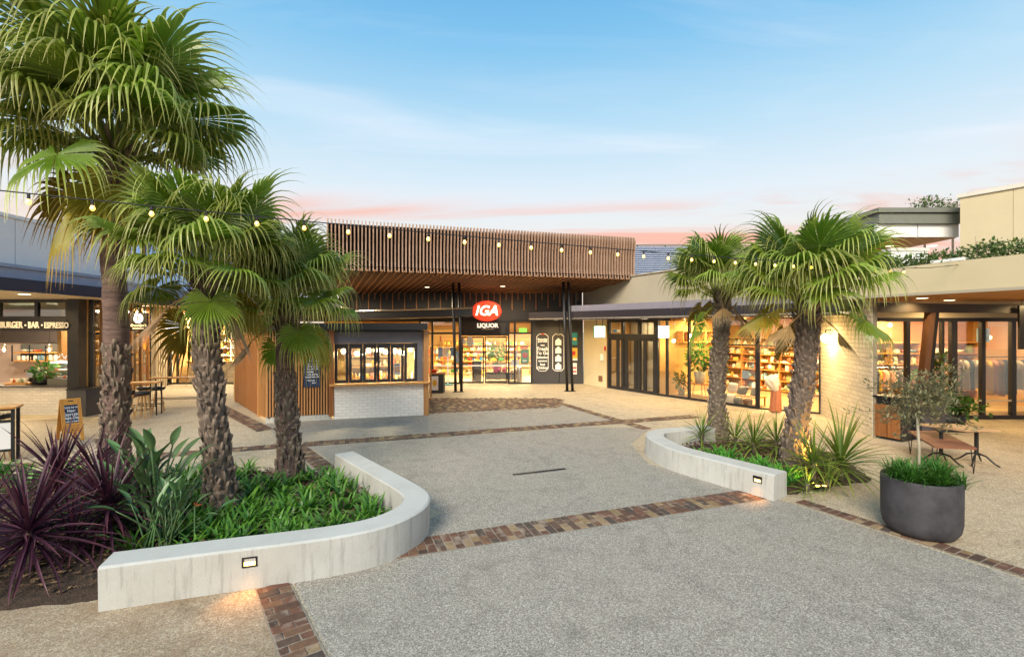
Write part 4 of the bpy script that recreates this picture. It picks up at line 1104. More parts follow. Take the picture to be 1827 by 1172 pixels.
# soffit, awning fascia, gutter, upper wall
edge = [V(.75, 22.0, 0), V(2.4, 20.65, 0), V(4.0, 18.9, 0), V(5.7, 16.75, 0), V(7.2, 14.5, 0), V(8.35, 12.4, 0)]
inner = [V(9.2, 12.5, 0), D+V(.3, .3, 0), C+V(.3, .2, 0), B+V(.2, .1, 0), A+V(.2, .1, 0), V(3.5, WY, 0), V(.95, WY, 0)]
slab('soffit', SOFF, [(p.x, p.y) for p in edge+inner], ZS+.01, ZS+.06, RS)
MB().wall([(p.x, p.y) for p in edge], ZS-.03, ZS+.33, .08).build('fascia', mk('black brown fascia', '#2f2a30', .45), RS)
ge = [p+V(.10, .12, 0) for p in edge]
MB().wall([(p.x, p.y) for p in ge[1:]], ZS+.334, ZS+.58, .1).build('gutter', PURPG, RS)
slab('awning_roof', GREYG, [(p.x, p.y) for p in ge+inner], ZS+.30, ZS+.33, RS)
UW = [(3.38, 23.25), (5.1, 20.55), (7.6, 17.0), (9.9, 14.6)]
MB().wall(UW, ZS+.33, [4.75, 4.85, 4.95, 4.95], .25).build('upper_wall', TAUPE, RS)
MB().wall([(p[0]-.04, p[1]-.04) for p in UW], [4.752, 4.852, 4.952, 4.952], [4.80, 4.90, 5.0, 5.0], .32).build('coping', TAUPE, RS)
# timber slats under the awning before the glass
Fp = frame(B, C-B)
for i in range(30):
    x = 1.3+i*.1
    if x > Lbc: break
    MB().b2(x, x+.045, -.9, -.1, ZS-.07, ZS+.005, Fp).build('soffit_slat', TIMH, RS)
for p in (V(3.2, 20.9, ZS), V(4.55, 19.6, ZS), V(6.2, 17.4, ZS), V(7.5, 15.6, ZS), V(8.6, 14.3, ZS), V(2.0, 22.4, ZS)):
    downlight(RS, (p.x, p.y, p.z+.008), 110, (1.0, .70, .32), .1, 140)
# hanging light boxes
def light_box(label, px, py, wd, hh, Y, mat, frm=DARKM, top=ZS, txt=None):
    c = wp(px, py, Y); t_ = thing('hanging_light_box', label, 'sign', c)
    MB().bbox(c.x-wd/2-.02, c.x+wd/2+.02, Y, Y+.14, c.z-hh/2-.02, c.z+hh/2+.02, .02).build('case', frm, t_)
    MB().bbox(c.x-wd/2, c.x+wd/2, Y-.012, Y-.001, c.z-hh/2, c.z+hh/2, .004).build('lit_face', mat, t_)
    for s in (-.6, .6): MB().tube([(c.x+s*wd/2, Y+.07, c.z+hh/2), (c.x+s*wd/2, Y+.07, top)], .014, 6).build('hanger', BLACK, t_)
    if txt:
        for s, z, sz in txt: wall_text(s, sz, mk('pale print', '#9aa0a0', .6) if 'pale print' not in MATS else MATS['pale print'], (c.x, Y-.02, c.z+z), (1, 0), t_, ext=.002)
    return t_
light_box('green rimmed glowing light box hanging beside the dark poster wall', 1070, 592, .42, .44, 19.6, LITG, mk('green case', '#4fae62', .5), ZS)
light_box('white light box hanging at the right end of the folding doors', 1184, 592, .38, .42, 17.2, LITW, DARKM, ZS, [('NUT', .08, .13), ('& Co', -.06, .12)])
MB().b2(0, 0.01, 0, .01, 0, .01)
# small decals in the transom over the folding doors
MB().b2(.35, .55, -.02, -.012, 2.5, 2.6, FmD).build('decal', BLUEP, RS); MB().b2(.58, .74, -.02, -.012, 2.5, 2.6, FmD).build('decal', PAPER, RS)
# homewares interior
IN = V(12.35, 18.9, 0); IL = V(8.35, 24.7, 0); PT0 = V(9.86, 15.3, 0)
slab('shop_floor', FLOORI, [(p.x, p.y) for p in [A, B, C, D, PT0, IN, IL]], .004, .012, RS)
slab('ceiling', mk('shop ceiling', '#b5946a', .8), [(p.x, p.y) for p in [A, B, C, D, PT0, IN, IL]], ZS+.07, ZS+.12, RS)
MB().wall([(IN.x, IN.y), (IL.x, IL.y)], 0, ZS+.07, -.1).build('rear_wall', WALLI, RS)
MB().wall([(PT0.x, PT0.y), (IN.x, IN.y)], 0, ZS+.3, -.12).build('party_wall', WALLI, RS)
MB().wall([(IL.x, IL.y), (A.x, A.y)], 0, ZS+.07, -.1).build('side_wall', WALLI, RS)
Bi = B+V(3.3, 2.0, 0)
MB().wall([(B.x+.15, B.y+.12), (Bi.x, Bi.y)], 0, ZS+.07, .1).build('inner_wall', WALLI, RS)
rdv = (IN-IL).normalized()
for q, (k, sft) in enumerate(((.15, 1.0), (.38, 1.0), (.62, 1.0), (.85, 1.0))):
    p = B+(C-B)*(k*1.25)+V(1.7, 1.2, 0)
    room_light(RS, (p.x, p.y, ZS+.02), 200, (.7, .35), (1.0, .70, .30))
hw = random.Random(31)
s0 = IN-rdv*4.2+V(-.36, -.25, 0)
shelf_unit('tall honey timber shelves of ceramics along the rear wall of the homewares shop', s0, rdv, 4.1, [.1, .5, .92, 1.24, 1.56, 1.88, 2.25], .34, TIMH, [G_VASE, G_BOWL, G_BOX, G_BOOK, G_BOWL], 'small ceramic or boxed ware on the rear shelves of the homewares shop', 'ceramics', 'ceramics in the homewares shop', .15, 6, gname='ceramic_ware', rnd=hw, back=WALLI)
shelf_unit('high honey timber pigeonholes over the inner wall of the homewares shop', Bi-(Bi-B).normalized()*2.6+V(.1, -.28, 2.1), (Bi-B), 2.4, [.0, .45], .3, TIMH, None, uprights=6)
# textiles display in the window
dt = thing('display_table', 'low pale display table stacked with cushions in the shop window', 'table', C+V(.0, 1.1, 0))
cF = frame(B+(C-B)*.66, C-B)
MB().b2(0, 1.25, .25, .85, .30, .34, cF).build('top', TIMH, dt)
for x in (.06, 1.15):
    for y in (.28, .8): MB().b2(x, x+.05, y, y+.05, .01, .3, cF).build('leg', TIMH, dt)
def cushion(label, x, y, z, s, mat, tilt=.35, rz=0.0):
    bm = bmesh.new(); bmesh.ops.create_cube(bm, size=1); bmesh.ops.subdivide_edges(bm, edges=bm.edges[:], cuts=4, use_grid_fill=True)
    for v in bm.verts:
        a, b = v.co.x*2, v.co.z*2
        k = (1-a*a*.85)*(1-b*b*.85)
        v.co = V(v.co.x*s*(1-.08*b*b), v.co.y*.24*s*1.5*max(.12, k), v.co.z*s*(1-.08*a*a))
    M = cF @ T(V(x, y, z)) @ RZ(rz) @ Matrix.Rotation(-tilt, 4, 'X')
    me, c = MB().bm(bm).mesh('cushion', mat, True, center=False)
    return put('cushion', me, M @ T(V(0, 0, s/2)), None, label=label, cat='cushion', group='cushions in the homewares window')
cu1 = cushion('cream rainbow print cushion leaning in the homewares window', .30, .12, .0, .38, CREAM)
cushion('black oval cushion on the window display table', .55, .42, .36, .36, BLACK, .7)
cushion('terracotta cushion beside the rainbow cushion', .02, .15, .0, .34, TERRA)
cushion('grey cushion at the right of the window display', .98, .5, .34, .32, GREYT, .5)
cushion('sand coloured cushion at the left of the window display', .12, .6, .36, .36, CREAM, .3)
for k, (rad, mt) in enumerate(((.1, TERRA), (.07, YEL), (.045, GREYT))):
    pass
for k, (x, lab) in enumerate(((.62, 'woven grey basket under the window display table'), (.95, 'brown woven basket under the window display table'))):
    b_ = thing('basket', lab, 'basket', cF @ V(x, .1, 0))
    MB().lathe([(.12, 0), (.16, .2), (.15, .26), (.13, .26), (.11, .03)], 14, cF @ V(x, .12, .01)).build('body', GREYT if k == 0 else TIMD, b_, True)
    MB().tube([cF @ V(x-.14, .12, .25), cF @ V(x-.1, .12, .38), cF @ V(x+.1, .12, .38), cF @ V(x+.14, .12, .25)], .01, 5).build('handle', TERRA, b_)
# draped throw on a stand in the doorway
dth = thing('draped_throw', 'cream throw over a long terracotta pleated cloth on a stand in the shop doorway', 'throw', C+V(.75, .5, 0))
pc = wp(1383, 738, 15.6); pc.z = 0
m_ = MB(); n = 36; lv = 14
for j in range(lv+1):
    t_ = j/lv; z = .02+.95*t_
    for k in range(n):
        a = 2*math.pi*k/n; rr_ = (.17-.05*t_)*(1+.1*math.sin(a*9))
        m_.v.append(pc+V(math.cos(a)*rr_+.04*t_, math.sin(a)*rr_, z)); m_.c.append(0)
for j in range(lv):
    for k in range(n): m_.f.append((j*n+k, j*n+(k+1) % n, (j+1)*n+(k+1) % n, (j+1)*n+k))
m_.build('pleated_cloth', TERRA, dth, True)
bm = bmesh.new(); bmesh.ops.create_icosphere(bm, subdivisions=4, radius=1)
for v in bm.verts:
    nz = mnoise.noise(v.co*2.2)*.22+mnoise.noise(v.co*6)*.06
    v.co = V(v.co.x*.21, v.co.y*.2, v.co.z*(.2 if v.co.z > 0 else .34))*(1+nz)
    v.co.x += .35*max(0, -v.co.z)
MB().bm(bm, T(pc+V(-.10, 0, .98))).build('cream_throw', CREAM, dth, True)
MB().tube([pc+V(0, 0, 0), pc+V(0, 0, 1.0)], .02, 6).build('stand_pole', TIMH, dth)
# hanging and standing plants, tables in the window
lump_plant('pot_plant', 'large potted plant in the middle of the shop window', 'plant', tuple(B+(C-B)*.27+V(1.0, .7, .5)), .5, 1.55, CLIV, CREAM, 200, 8, .22)
lump_plant('pot_plant', 'small dark potted plant by the window corner next to the light box', 'plant', tuple(B+(C-B)*.15+V(.6, .45, .0)), .3, .85, SHRUB, GREYT, 120, 9, .16)
lump_plant('pot_plant', 'potted plant behind the window beside the left palm trunk', 'plant', tuple(B+(C-B)*.47+V(.9, .7, .65)), .35, .8, SHRUB, CREAM, 120, 10, .2)
for k, (f, lab) in enumerate(((.27, 'round timber side table under the large plant in the shop window'), (.47, 'round timber side table behind the second window mullion'))):
    p = B+(C-B)*f+V(1.0 if k == 0 else .9, .7, 0); t_ = thing('side_table', lab, 'table', p)
    z = .5 if k == 0 else .65
    MB().lathe([(.35, z-.04), (.36, z-.02), (.35, z)], 20, (p.x, p.y, 0)).build('top', TIMH, t_)
    for q in range(3):
        a = q*2.1+.4; MB().tube([p+V(math.cos(a)*.2, math.sin(a)*.2, z-.04), p+V(math.cos(a)*.3, math.sin(a)*.3, .01)], .018, 6).build('leg', TIMH, t_)
for k, (px, py, Y, lab) in enumerate(((1202, 608, 19.2, 'glowing bulb pendant by the white light box'), (1233, 599, 18.2, 'brightest glowing bulb pendant in the homewares window'), (1400, 596, 17.6, 'cream fabric pendant lamp behind the right palm trunk'))):
    c = wp(px, py, Y); t_ = thing('pendant_lamp', lab, 'lamp', c)
    if k < 2: MB().ball(c, .075, 12).build('globe', GLOW, t_, True)
    else:
        MB().lathe([(.17, -.13), (.13, .13)], 20, c).build('shade', mk('lit cream shade', '#fff0cc', .8, emit='#ffd890', estr=1.6), t_, True)
    MB().tube([c+V(0, 0, .08), V(c.x, c.y, ZS+.06)], .006, 5).build('cord', BLACK, t_)
    lamp('POINT', c-V(0, 0, .2), 30, (1, .74, .36), t_, .08)
# red bead strings right of doorway
for k in range(3):
    p = D+V(-.28+.1*k, .55, 0)
    o = thing('bead_string', 'string of red beads hanging at the right side of the shop doorway', 'beads', p+V(0, 0, 2.0), group='red bead strings')
    m_ = MB()
    for q in range(14): m_.ball(p+V(0, 0, 2.0-q*.085), .034, 6)
    m_.build('beads', REDP if k != 1 else TERRA, o, True)
    MB().tube([p+V(0, 0, .85), p+V(0, 0, ZS)], .004, 4).build('cord', BLACK, o)
o = thing('price_card', 'pale blue card sign standing on the window display', 'sign', cF @ V(.85, .2, .7))
MB().b2(.72, .95, .18, .2, .95, 1.22, cF).build('card', mk('pale blue card', '#bcd6e6', .7), o); MB().tube([cF @ V(.83, .19, .34), cF @ V(.83, .19, .95)], .008, 5).build('rod', BLACK, o)

# ------------------------------------------------------------------ cream brick wall with globe lamp
BW = thing('brick_pier', 'cream brick pier wall with a glowing globe lamp between the two right shops', 'wall', E)
brick_wall(BW, D, E, 0, 3.42, .114, .31, CBRICK, CMORT)
dE = (E-D).normalized(); FE = frame(E, V(-dE.y, dE.x, 0))
lp = D+(E-D)*.24+V(-.17, -.02, 0); lz = 2.7-(603-HY)*lp.y/F
wl = thing('wall_globe_lamp', 'glowing round globe lamp on the cream brick pier', 'lamp', (lp.x, lp.y, lz))
MB().ball((lp.x, lp.y, lz), .13, 16).build('globe', GLOW, wl, True)
MB().tube([(lp.x, lp.y, lz+.12), (lp.x, lp.y, lz+.22), (lp.x+.17, lp.y, lz+.24)], .02, 6).build('bracket', BLACK, wl)
lamp('POINT', (lp.x-.05, lp.y-.05, lz-.2), 50, (1.0, .66, .22), wl, .13)

# ================================================================== far right building with parapet
FR = thing('corner_building', 'beige building at the far right with planted parapet and wide glazed shop', 'shop building', (12, 13, 0))
pe = [(8.35, 12.35), (8.62, 11.5), (9.5, 9.0), (10.6, 6.0), (11.6, 3.2)]
MB().wall(pe, 3.42, 4.06, .3).build('parapet', BEIGE, FR)
MB().wall([(x-.03, y) for x, y in pe], 3.40, 3.46, .06).build('drip_edge', TAUPE, FR)
slab('soffit', PLYW, [(8.63, 12.35), (8.9, 11.5), (9.78, 9.0), (10.9, 6.0), (11.9, 3.2), (19, 3.2), (19, 14.4), (9.0, 14.4), (8.7, 13.2)], 3.47, 3.55, FR)
slab('roof_deck', GREYG, [(8.63, 12.35), (8.9, 11.5), (9.78, 9.0), (10.9, 6.0), (11.9, 3.2), (19, 3.2), (19, 18.6), (10.0, 18.6), (9.2, 14.4)], 3.56, 3.75, FR)
wk = thing('wall_floodlight', 'white angled floodlight box on the edge of the beige parapet', 'light fitting', wp(1705, 468, 10.4))
c = wp(1705, 468, 10.35); Ff = frame(V(c.x-.05, c.y, c.z), (.33, -1))
MB().b2(-.3, .3, -.22, .2, 0, .06, Ff).build('lid', WHITE, wk); MB().b2(-.18, .18, -.1, .02, -.16, 0, Ff).build('body', WHITE, wk)
bF = frame(V(9.4, 12.7, 0), (5.0, 1.2)); 
MB().b2(0, 5.6, -.08, .08, 3.10, 3.34, bF).build('beam', mk('black brown beam', '#3a322c', .6), FR)
# leaning timber post, dark steel flange
pb, pt_ = g(1641, 760), wp(1657, 557, 13.35)
lpst = thing('leaning_post', 'leaning brown timber post under the dark beam at the right shop', 'post', V(11.05, 13.2, 0))
M = Matrix(((1, 0, 0, 0), (0, 1, 0, 0), (0, 0, 1, 0), (0, 0, 0, 1)))
def lean(m_, x0, x1, y0, y1):
    m_.add([V(11.02+x0, 13.2+y0, 0), V(11.02+x1, 13.2+y0, 0), V(11.02+x1, 13.2+y1, 0), V(11.02+x0, 13.2+y1, 0), V(11.34+x0, 13.2+y0, 3.1), V(11.34+x1, 13.2+y0, 3.1), V(11.34+x1, 13.2+y1, 3.1), V(11.34+x0, 13.2+y1, 3.1)],
           [(3, 2, 1, 0), (4, 5, 6, 7), (0, 1, 5, 4), (1, 2, 6, 5), (2, 3, 7, 6), (3, 0, 4, 7)])
m_ = MB(); lean(m_, -.1, .05, -.1, .1); m_.build('timber', TIMD, lpst)
m_ = MB(); lean(m_, .052, .15, -.09, .09); m_.build('steel_flange', BLACK, lpst)
# glazed front
YR = 14.4
def XR(px): return (px-CX)*YR/F
glazing(FR, (XR(1545), YR), (XR(1905), YR), 0, 2.98, [(p-1545)/360 for p in (1618, 1680, 1700, 1752, 1806, 1860)], [], DARKM, .11, .12, dw=[1, 1, .6, 1.6, 1, 1.2, 1, 1])
MB().b2(XR(1545), XR(1905), YR-.05, YR+.05, 2.98, 3.47).build('bulkhead', SOFF, FR)
MB().b2(XR(1702), XR(1905), YR-.05, YR-.045, .52, .57).build('safety_stripe', mk('frosted stripe', '#cfc4ae', .7), FR)
for p in ((12.2, 13.6), (14.4, 13.4), (13.2, 11.2), (10.6, 12.6), (15.6, 11.0)): downlight(FR, (p[0], p[1], 3.468), 90, (1.0, .70, .32), .12, 140)
slab('shop_floor', FLOORI, [(10.4, YR+.1), (16.6, YR+.1), (17.4, 18.4), (12.3, 18.4)], .004, .012, FR)
slab('ceiling', mk('tan shop ceiling', '#a5794a', .8), [(10.0, YR+.06), (17.4, YR+.06), (17.4, 18.5), (12.3, 18.5)], 3.3, 3.4, FR)
MB().b2(12.0, 17.5, 18.4, 18.5, 0, 3.3).build('rear_wall', mk('ochre shop wall', '#b5813f', .8, var=.1), FR)
MB().b2(17.4, 17.5, YR+.1, 18.4, 0, 3.3).build('side_wall', WALLI, FR)
for p in ((12.0, 16.0), (13.6, 16.0), (15.2, 16.4), (13.6, 17.6)): room_light(FR, (p[0], p[1], 3.26), 130, (.6, .35), (1, .70, .30))
cr = random.Random(41)
shelf_unit('honey timber display shelves on the rear wall of the clothing shop', V(12.9, 17.95, 0), (1, 0), 4.3, [.4, 1.35, 1.75, 2.15], .4, TIMH, [G_BOX, G_BOWL, G_BOX], 'folded goods and boxes on the clothing shop shelves', 'shop goods', 'goods on the clothing shop shelves', .3, 5, gname='shop_box', rnd=cr, gscale=1.3)
# clothes rack with garments
def garment(label, p, mat_i, L_=1.0, wd=.42, col=None):
    m_ = MB(); n = 10
    prof = [(.03, 0), (.16, -.06), (wd/2, -.16), (wd/2*.85, -.45), (wd/2*.95, -L_)]
    for (hw_, dz) in prof:
        for k in range(n):
            a = 2*math.pi*k/n; m_.v.append(V(math.sin(a)*.05*(1+.3*math.sin(3*a+dz*9)), math.cos(a)*hw_, dz)); m_.c.append(0)
    for j in range(len(prof)-1):
        for k in range(n): m_.f.append((j*n+k, j*n+(k+1) % n, (j+1)*n+(k+1) % n, (j+1)*n+k))
    t_ = thing('garment', label, 'garment', p, group='garments on the clothes racks')
    m_.build('cloth', col or CLOTH, t_, True, M=T(Vector(p)) @ RZ(cr.uniform(-.25, .25)))
    MB().tube([Vector(p)+V(0, 0, -.02), Vector(p)+V(0, 0, .06), Vector(p)+V(0, .02, .09)], .006, 4).build('hanger', CHROME, t_)
def rack(label, x0, x1, y, z, garments, L_, names=None):
    rk = thing('clothes_rack', label, 'clothes rack', (x0, y, 0))
    MB().tube([(x0, y, z), (x1, y, z)], .015, 6).build('rail', CHROME, rk)
    for x in (x0, x1): MB().tube([(x, y, z), (x, y, .02)], .015, 6).build('upright', CHROME, rk); MB().tube([(x, y-.25, .02), (x, y+.25, .02)], .015, 6).build('foot', CHROME, rk)
    for i in range(garments):
        x = x0+.06+(x1-x0-.12)*i/(garments-1)
        garment((names or 'garment hanging on a rail at the rear of the clothing shop') if not (names and i == 2) else names, (x, y, z-.09), i, L_*cr.uniform(.8, 1.05))
rack('chrome clothes rack of dark and pink garments by the window', 14.2, 16.6, 15.6, 1.75, 13, 1.1, 'garment on the front clothes rack by the window')
rack('rail of mustard and grey garments at the rear of the clothing shop', 12.95, 14.2, 17.7, 1.25, 12, .75)
hb = thing('display_form', 'round backed mirror with straw hat beside the clothes rack', 'mirror', (14.0, 15.4, 0))
MB().lathe([(.2, -.02), (.22, 0), (.2, .02)], 20, M=T(V(13.75, 15.3, 1.75)) @ Matrix.Rotation(math.pi/2, 4, 'X')).build('frame', BLACK, hb)
MB().lathe([(.17, -.01), (.17, .012)], 20, M=T(V(13.75, 15.275, 1.75)) @ Matrix.Rotation(math.pi/2, 4, 'X')).build('face', TIMH, hb)
MB().tube([(13.75, 15.3, 1.55), (13.75, 15.3, .02)], .02, 6).build('pole', BLACK, hb)
tb2 = thing('display_table', 'timber display table behind the right shop window', 'table', (13.0, 15.4, 0))
MB().b2(12.3, 13.5, 15.1, 15.7, .7, .75).build('top', TIMH, tb2)
for x in (12.35, 13.4):
    for y in (15.15, 15.6): MB().b2(x, x+.05, y, y+.05, .01, .7).build('leg', TIMH, tb2)
lump_plant('pot_plant', 'leafy pot plant on the display table behind the right window', 'plant', (12.75, 15.35, .75), .28, .7, CLIV, TIMD, 90, 14, .16)
bwl = thing('teal_bowl', 'teal bowl on the display table behind the right window', 'bowl', (13.25, 15.3, .75)); MB().lathe([(.06, 0), (.15, .12), (.14, .12), (.05, .02)], 16, (13.25, 15.3, .751)).build('bowl', TEAL, bwl, True)
MB().b2(13.2, 14.3, 18.36, 18.39, 2.3, 3.0).build('wall_art', mk('rust wall art', '#b5652f', .8, var=.4, vscale=3, col2='#d8b98a'), FR)
sgn = thing('window_card_sign', 'pale blue square sign hanging behind the right shop glass', 'sign', (XR(1754), YR+.2, 2.2))
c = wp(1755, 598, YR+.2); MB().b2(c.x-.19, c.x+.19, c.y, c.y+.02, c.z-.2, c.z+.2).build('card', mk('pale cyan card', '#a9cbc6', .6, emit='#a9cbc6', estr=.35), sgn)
for s, z in (('BODY', .07), ('SHOP', -.08)): wall_text(s, .13, TEXTW, (c.x, c.y-.012, c.z+z), (1, 0), sgn, bold=.004)
for s in (-.12, .12): MB().tube([(c.x+s, c.y+.01, c.z+.2), (c.x+s, c.y+.01, 3.3)], .006, 4).build('hanger', BLACK, sgn)
sgn2 = thing('hanging_banner', 'black vertical banner panel at the right edge of the picture', 'sign', (14.6, 14.0, 2.3))
c = wp(1832, 585, 13.6); MB().b2(c.x-.2, c.x+.4, c.y, c.y+.06, c.z-.6, c.z+.62).build('panel', BLACK, sgn2)
for s in (-.1, .3): MB().tube([(c.x+s, c.y+.03, c.z+.6), (c.x+s, c.y+.03, 3.47)], .012, 5).build('hanger', BLACK, sgn2)
for k, (px, py, Y) in enumerate(((1588, 580, 16.5), (1765, 602, 16.8))):
    c = wp(px, py, Y); t_ = thing('pendant_lamp', ('glowing track lamp at the left of the clothing shop', 'small glowing lamp at the right of the clothing shop')[k], 'lamp', c)
    MB().ball(c, .07, 10).build('globe', GLOW, t_, True); MB().tube([c+V(0, 0, .06), V(c.x, c.y, 3.3)], .006, 4).build('cord', BLACK, t_)
shelf_unit('tall shelves of bottles at the left inside the clothing shop', V(11.55, 16.6, 0), (.66, .75), 1.8, [.3, .9, 1.5, 2.1, 2.6], .3, TIMH, [G_VASE, G_BOX, G_BOOK], 'vase or box on the left shelves of the clothing shop', 'shop goods', 'goods on the left shelves of the clothing shop', .22, 3, gname='vase', rnd=cr)

# ------------------------------------------------------------------ upper storeys beyond
UP = thing('upper_hall', 'grey roofed upper storey with white band and glowing timber soffit at top right', 'building', (16, 21, 3))
UY = 21.0
def XU(px): return (px-CX)*UY/F
def ZU(py): return H-(py-HY)*UY/F
MB().b2(XU(1560), XU(1714), UY-.25, UY+3.4, ZU(381), ZU(373)).build('roof_cap', GREYG, UP)
MB().b2(XU(1564), XU(1712), UY-.15, UY+3.4, ZU(400), ZU(382)).build('fascia', GREYG, UP)
for a, b in ((1564, 1637), (1638, 1711)):
    MB().b2(XU(a)+.01, XU(b)-.01, UY, UY+.15, ZU(423), ZU(400)-.01).build('white_panel', WHITE, UP)
MB().b2(XU(1564), XU(1711), UY+.16, UY+3.4, ZU(424), ZU(424)+.06).build('soffit', PLYW, UP)
MB().b2(XU(1564), XU(1711), UY+3.3, UY+3.4, 3.6, ZU(424)).build('rear_wall', mk('tan upper wall', '#b98a50', .8), UP)
for px in (1589, 1663):
    Y = UY+2.0; downlight(UP, ((px-CX)*Y/F, Y, ZU(424)-.01), 120, (1, .78, .42), .2, 150)
hv = thing('rooftop_plant_box', 'white boxy cabinet on the roof below the glowing soffit', 'cabinet', (XU(1625), 20, 3.75))
MB().b2((1590-CX)*18/F, (1655-CX)*18/F, 18, 18.8, 3.76, wp(1600, 444, 18).z).build('body', WHITE, hv)
MB().b2((1588-CX)*18/F, (1657-CX)*18/F, 17.96, 18.84, wp(1600, 448, 18).z, wp(1600, 444, 18).z+.03).build('lid', OFFW, hv)
BK = thing('rooftop_block', 'plain beige two-panel block rising at the upper right corner', 'building', (20, 19, 3.7))
b0, b1 = V(18.38, 20.0, 0), V(20.6, 16.3, 0)
zt = 8.0
FB = frame(b0, b1-b0); LB = (b1-b0).length
MB().b2(.0, 1.55, 0, .3, 3.76, zt, FB).build('wall_panel', BEIGE, BK); MB().b2(1.57, LB, 0, .3, 3.76, zt, FB).build('wall_panel', BEIGE, BK)
MB().b2(-.0, LB, .02, 2.4, 3.76, zt-.01, FB).build('core', BEIGE, BK)
MB().b2(-.08, LB+.05, -.07, 2.5, zt, zt+.16, FB).build('coping', OFFW, BK)
LV = thing('louvre_screen', 'blue grey louvred plant screen behind the timber canopy', 'screen', (7, 24.5, 4.5))
LY = 25.0
def XL(px): return (px-CX)*LY/F
zb_, zt_ = wp(0, 492, LY).z, wp(0, 439, LY).z
for i in range(14):
    z = zb_+(zt_-zb_)*i/14
    MB().b2(XL(1120), XL(1262), LY, LY+.06, z, z+.07).build('slat', BLUEG, LV)
for px in (1138, 1188, 1240): MB().b2(XL(px)-.03, XL(px)+.03, LY+.061, LY+.13, zb_-.6, zt_+.05).build('post', GREYG, LV)
MB().b2(XL(1120), XL(1262), LY-.02, LY+.08, zt_+.02, zt_+.08).build('top_rail', GREYG, LV)
MB().b2(XL(1120), XL(1262), LY+.14, LY+.16, zb_, zt_).build('backing', mk('pale blue backing', '#8298ad', .7), LV)

# ================================================================== cafe (left)
CF = thing('cafe_building', 'cafe at the left with white panelled parapet, navy fascia and black name board', 'cafe building', (-14, 14, 0))
YC = 15.0
def XC(px): return (px-CX)*YC/F
fe = [(-11.65, 6.0), (-11.75, 11.0), (-11.85, 14.2), (-13.6, 19.0), (-12.9, 20.5), (-7.6, 21.6)]
MB().wall(fe, 3.56, 3.86, .12).build('fascia', NAVY, CF)
ge = [(x-.12, y+.05) for x, y in fe]
MB().wall(ge, 3.865, 4.12, .12).build('gutter', BLUEG, CF); MB().wall([(x+.05, y) for x, y in ge], 4.12, 4.2, .15).build('gutter_lip', BLUEG, CF)
slab('soffit', SOFF, [(-11.77, 6.0), (-11.87, 11.0), (-11.97, 14.2), (-13.72, 19.0), (-13.0, 20.6), (-7.6, 21.7), (-7.6, 23.4), (-16.6, 23.4), (-25, 20), (-25, 6)], 3.57, 3.62, CF)
pw = [V(-12.0, 6.0, 0), V(-12.1, 13.7, 0), V(-12.95, 15.6, 0), V(-15.0, 20.5, 0)]
seg = [(0, 1, [0, .2, .4, .58, .76, .88, .96, 1]), (1, 2, [0, 1]), (2, 3, [0, .5, 1])]
for a, b, fs in seg:
    for k in range(len(fs)-1):
        p, q = pw[a]+(pw[b]-pw[a])*fs[k], pw[a]+(pw[b]-pw[a])*fs[k+1]; d = (q-p).normalized()*.008
        MB().wall([((p+d).x, p.y+d.y), ((q-d).x, q.y-d.y)], 3.95, 5.33, .1).build('parapet_panel', WHITE, CF)
MB().wall([(p.x+.03, p.y) for p in pw], 5.335, 5.42, .2).build('coping', WHITE, CF)
MB().wall([(p.x-.11, p.y) for p in pw], 3.7, 5.3, .1).build('parapet_core', GREYG, CF)
slab('roof_deck', GREYG, [(-12.1, 6), (-12.2, 13.7), (-13.1, 15.6), (-15.1, 20.5), (-19.5, 20.5), (-19.5, 6)], 3.7, 3.8, CF)
# cafe front facing us
CXL = -19.0
brick_wall(CF, (XC(-60), YC), (XC(124), YC), 0, .86, .088, .24, WBRICK, WMORT)
MB().b2(XC(-60), XC(124), YC-.08, YC+.6, .862, .91).build('counter_top', mk('dark stone top', '#4a4642', .4), CF)
MB().b2(XC(125), XC(145), YC-.1, YC+.25, 0, 3.57).build('post', BLACK, CF)
def XT(px): return (px-CX)*(YC-.13)/F
sbd = MB().b2(XC(-60), XC(125), YC-.12, YC-.02, 2.59, 2.94).build('name_board', BLACK, CF)
wall_text('BURGER', .265, TEXTW, (XT(0), YC-.13, 2.765), (1, 0), sbd, fit=.69, bold=.007, ext=.012, align='LEFT')
wall_text('BAR', .265, TEXTW, (XT(50), YC-.13, 2.762), (1, 0), sbd, fit=.34, bold=.007, ext=.012, align='LEFT')
wall_text('ESPRESSO', .245, TEXTW, (XT(79), YC-.13, 2.757), (1, 0), sbd, fit=.735, bold=.007, ext=.012, align='LEFT')
for px in (45, 74.5): MB().ball((XT(px), YC-.125, 2.765), (.03, .012, .03)).build('bullet', TEXTW, sbd)
glazing(CF, (XC(-60), YC), (XC(125), YC), 2.94, 3.56, [60/185, 127/185], [], DARKM, .1, .1, glass=GLASSD)
for (x, y) in ((-14.6, 13.7), (-12.6, 12.6), (-14.9, 11.0), (-13.6, 16.8), (-14.6, 19.4), (-14.0, 22.0), (-11.0, 22.4)): downlight(CF, (x, y, 3.568), 170, (1, .72, .36), .12, 140)
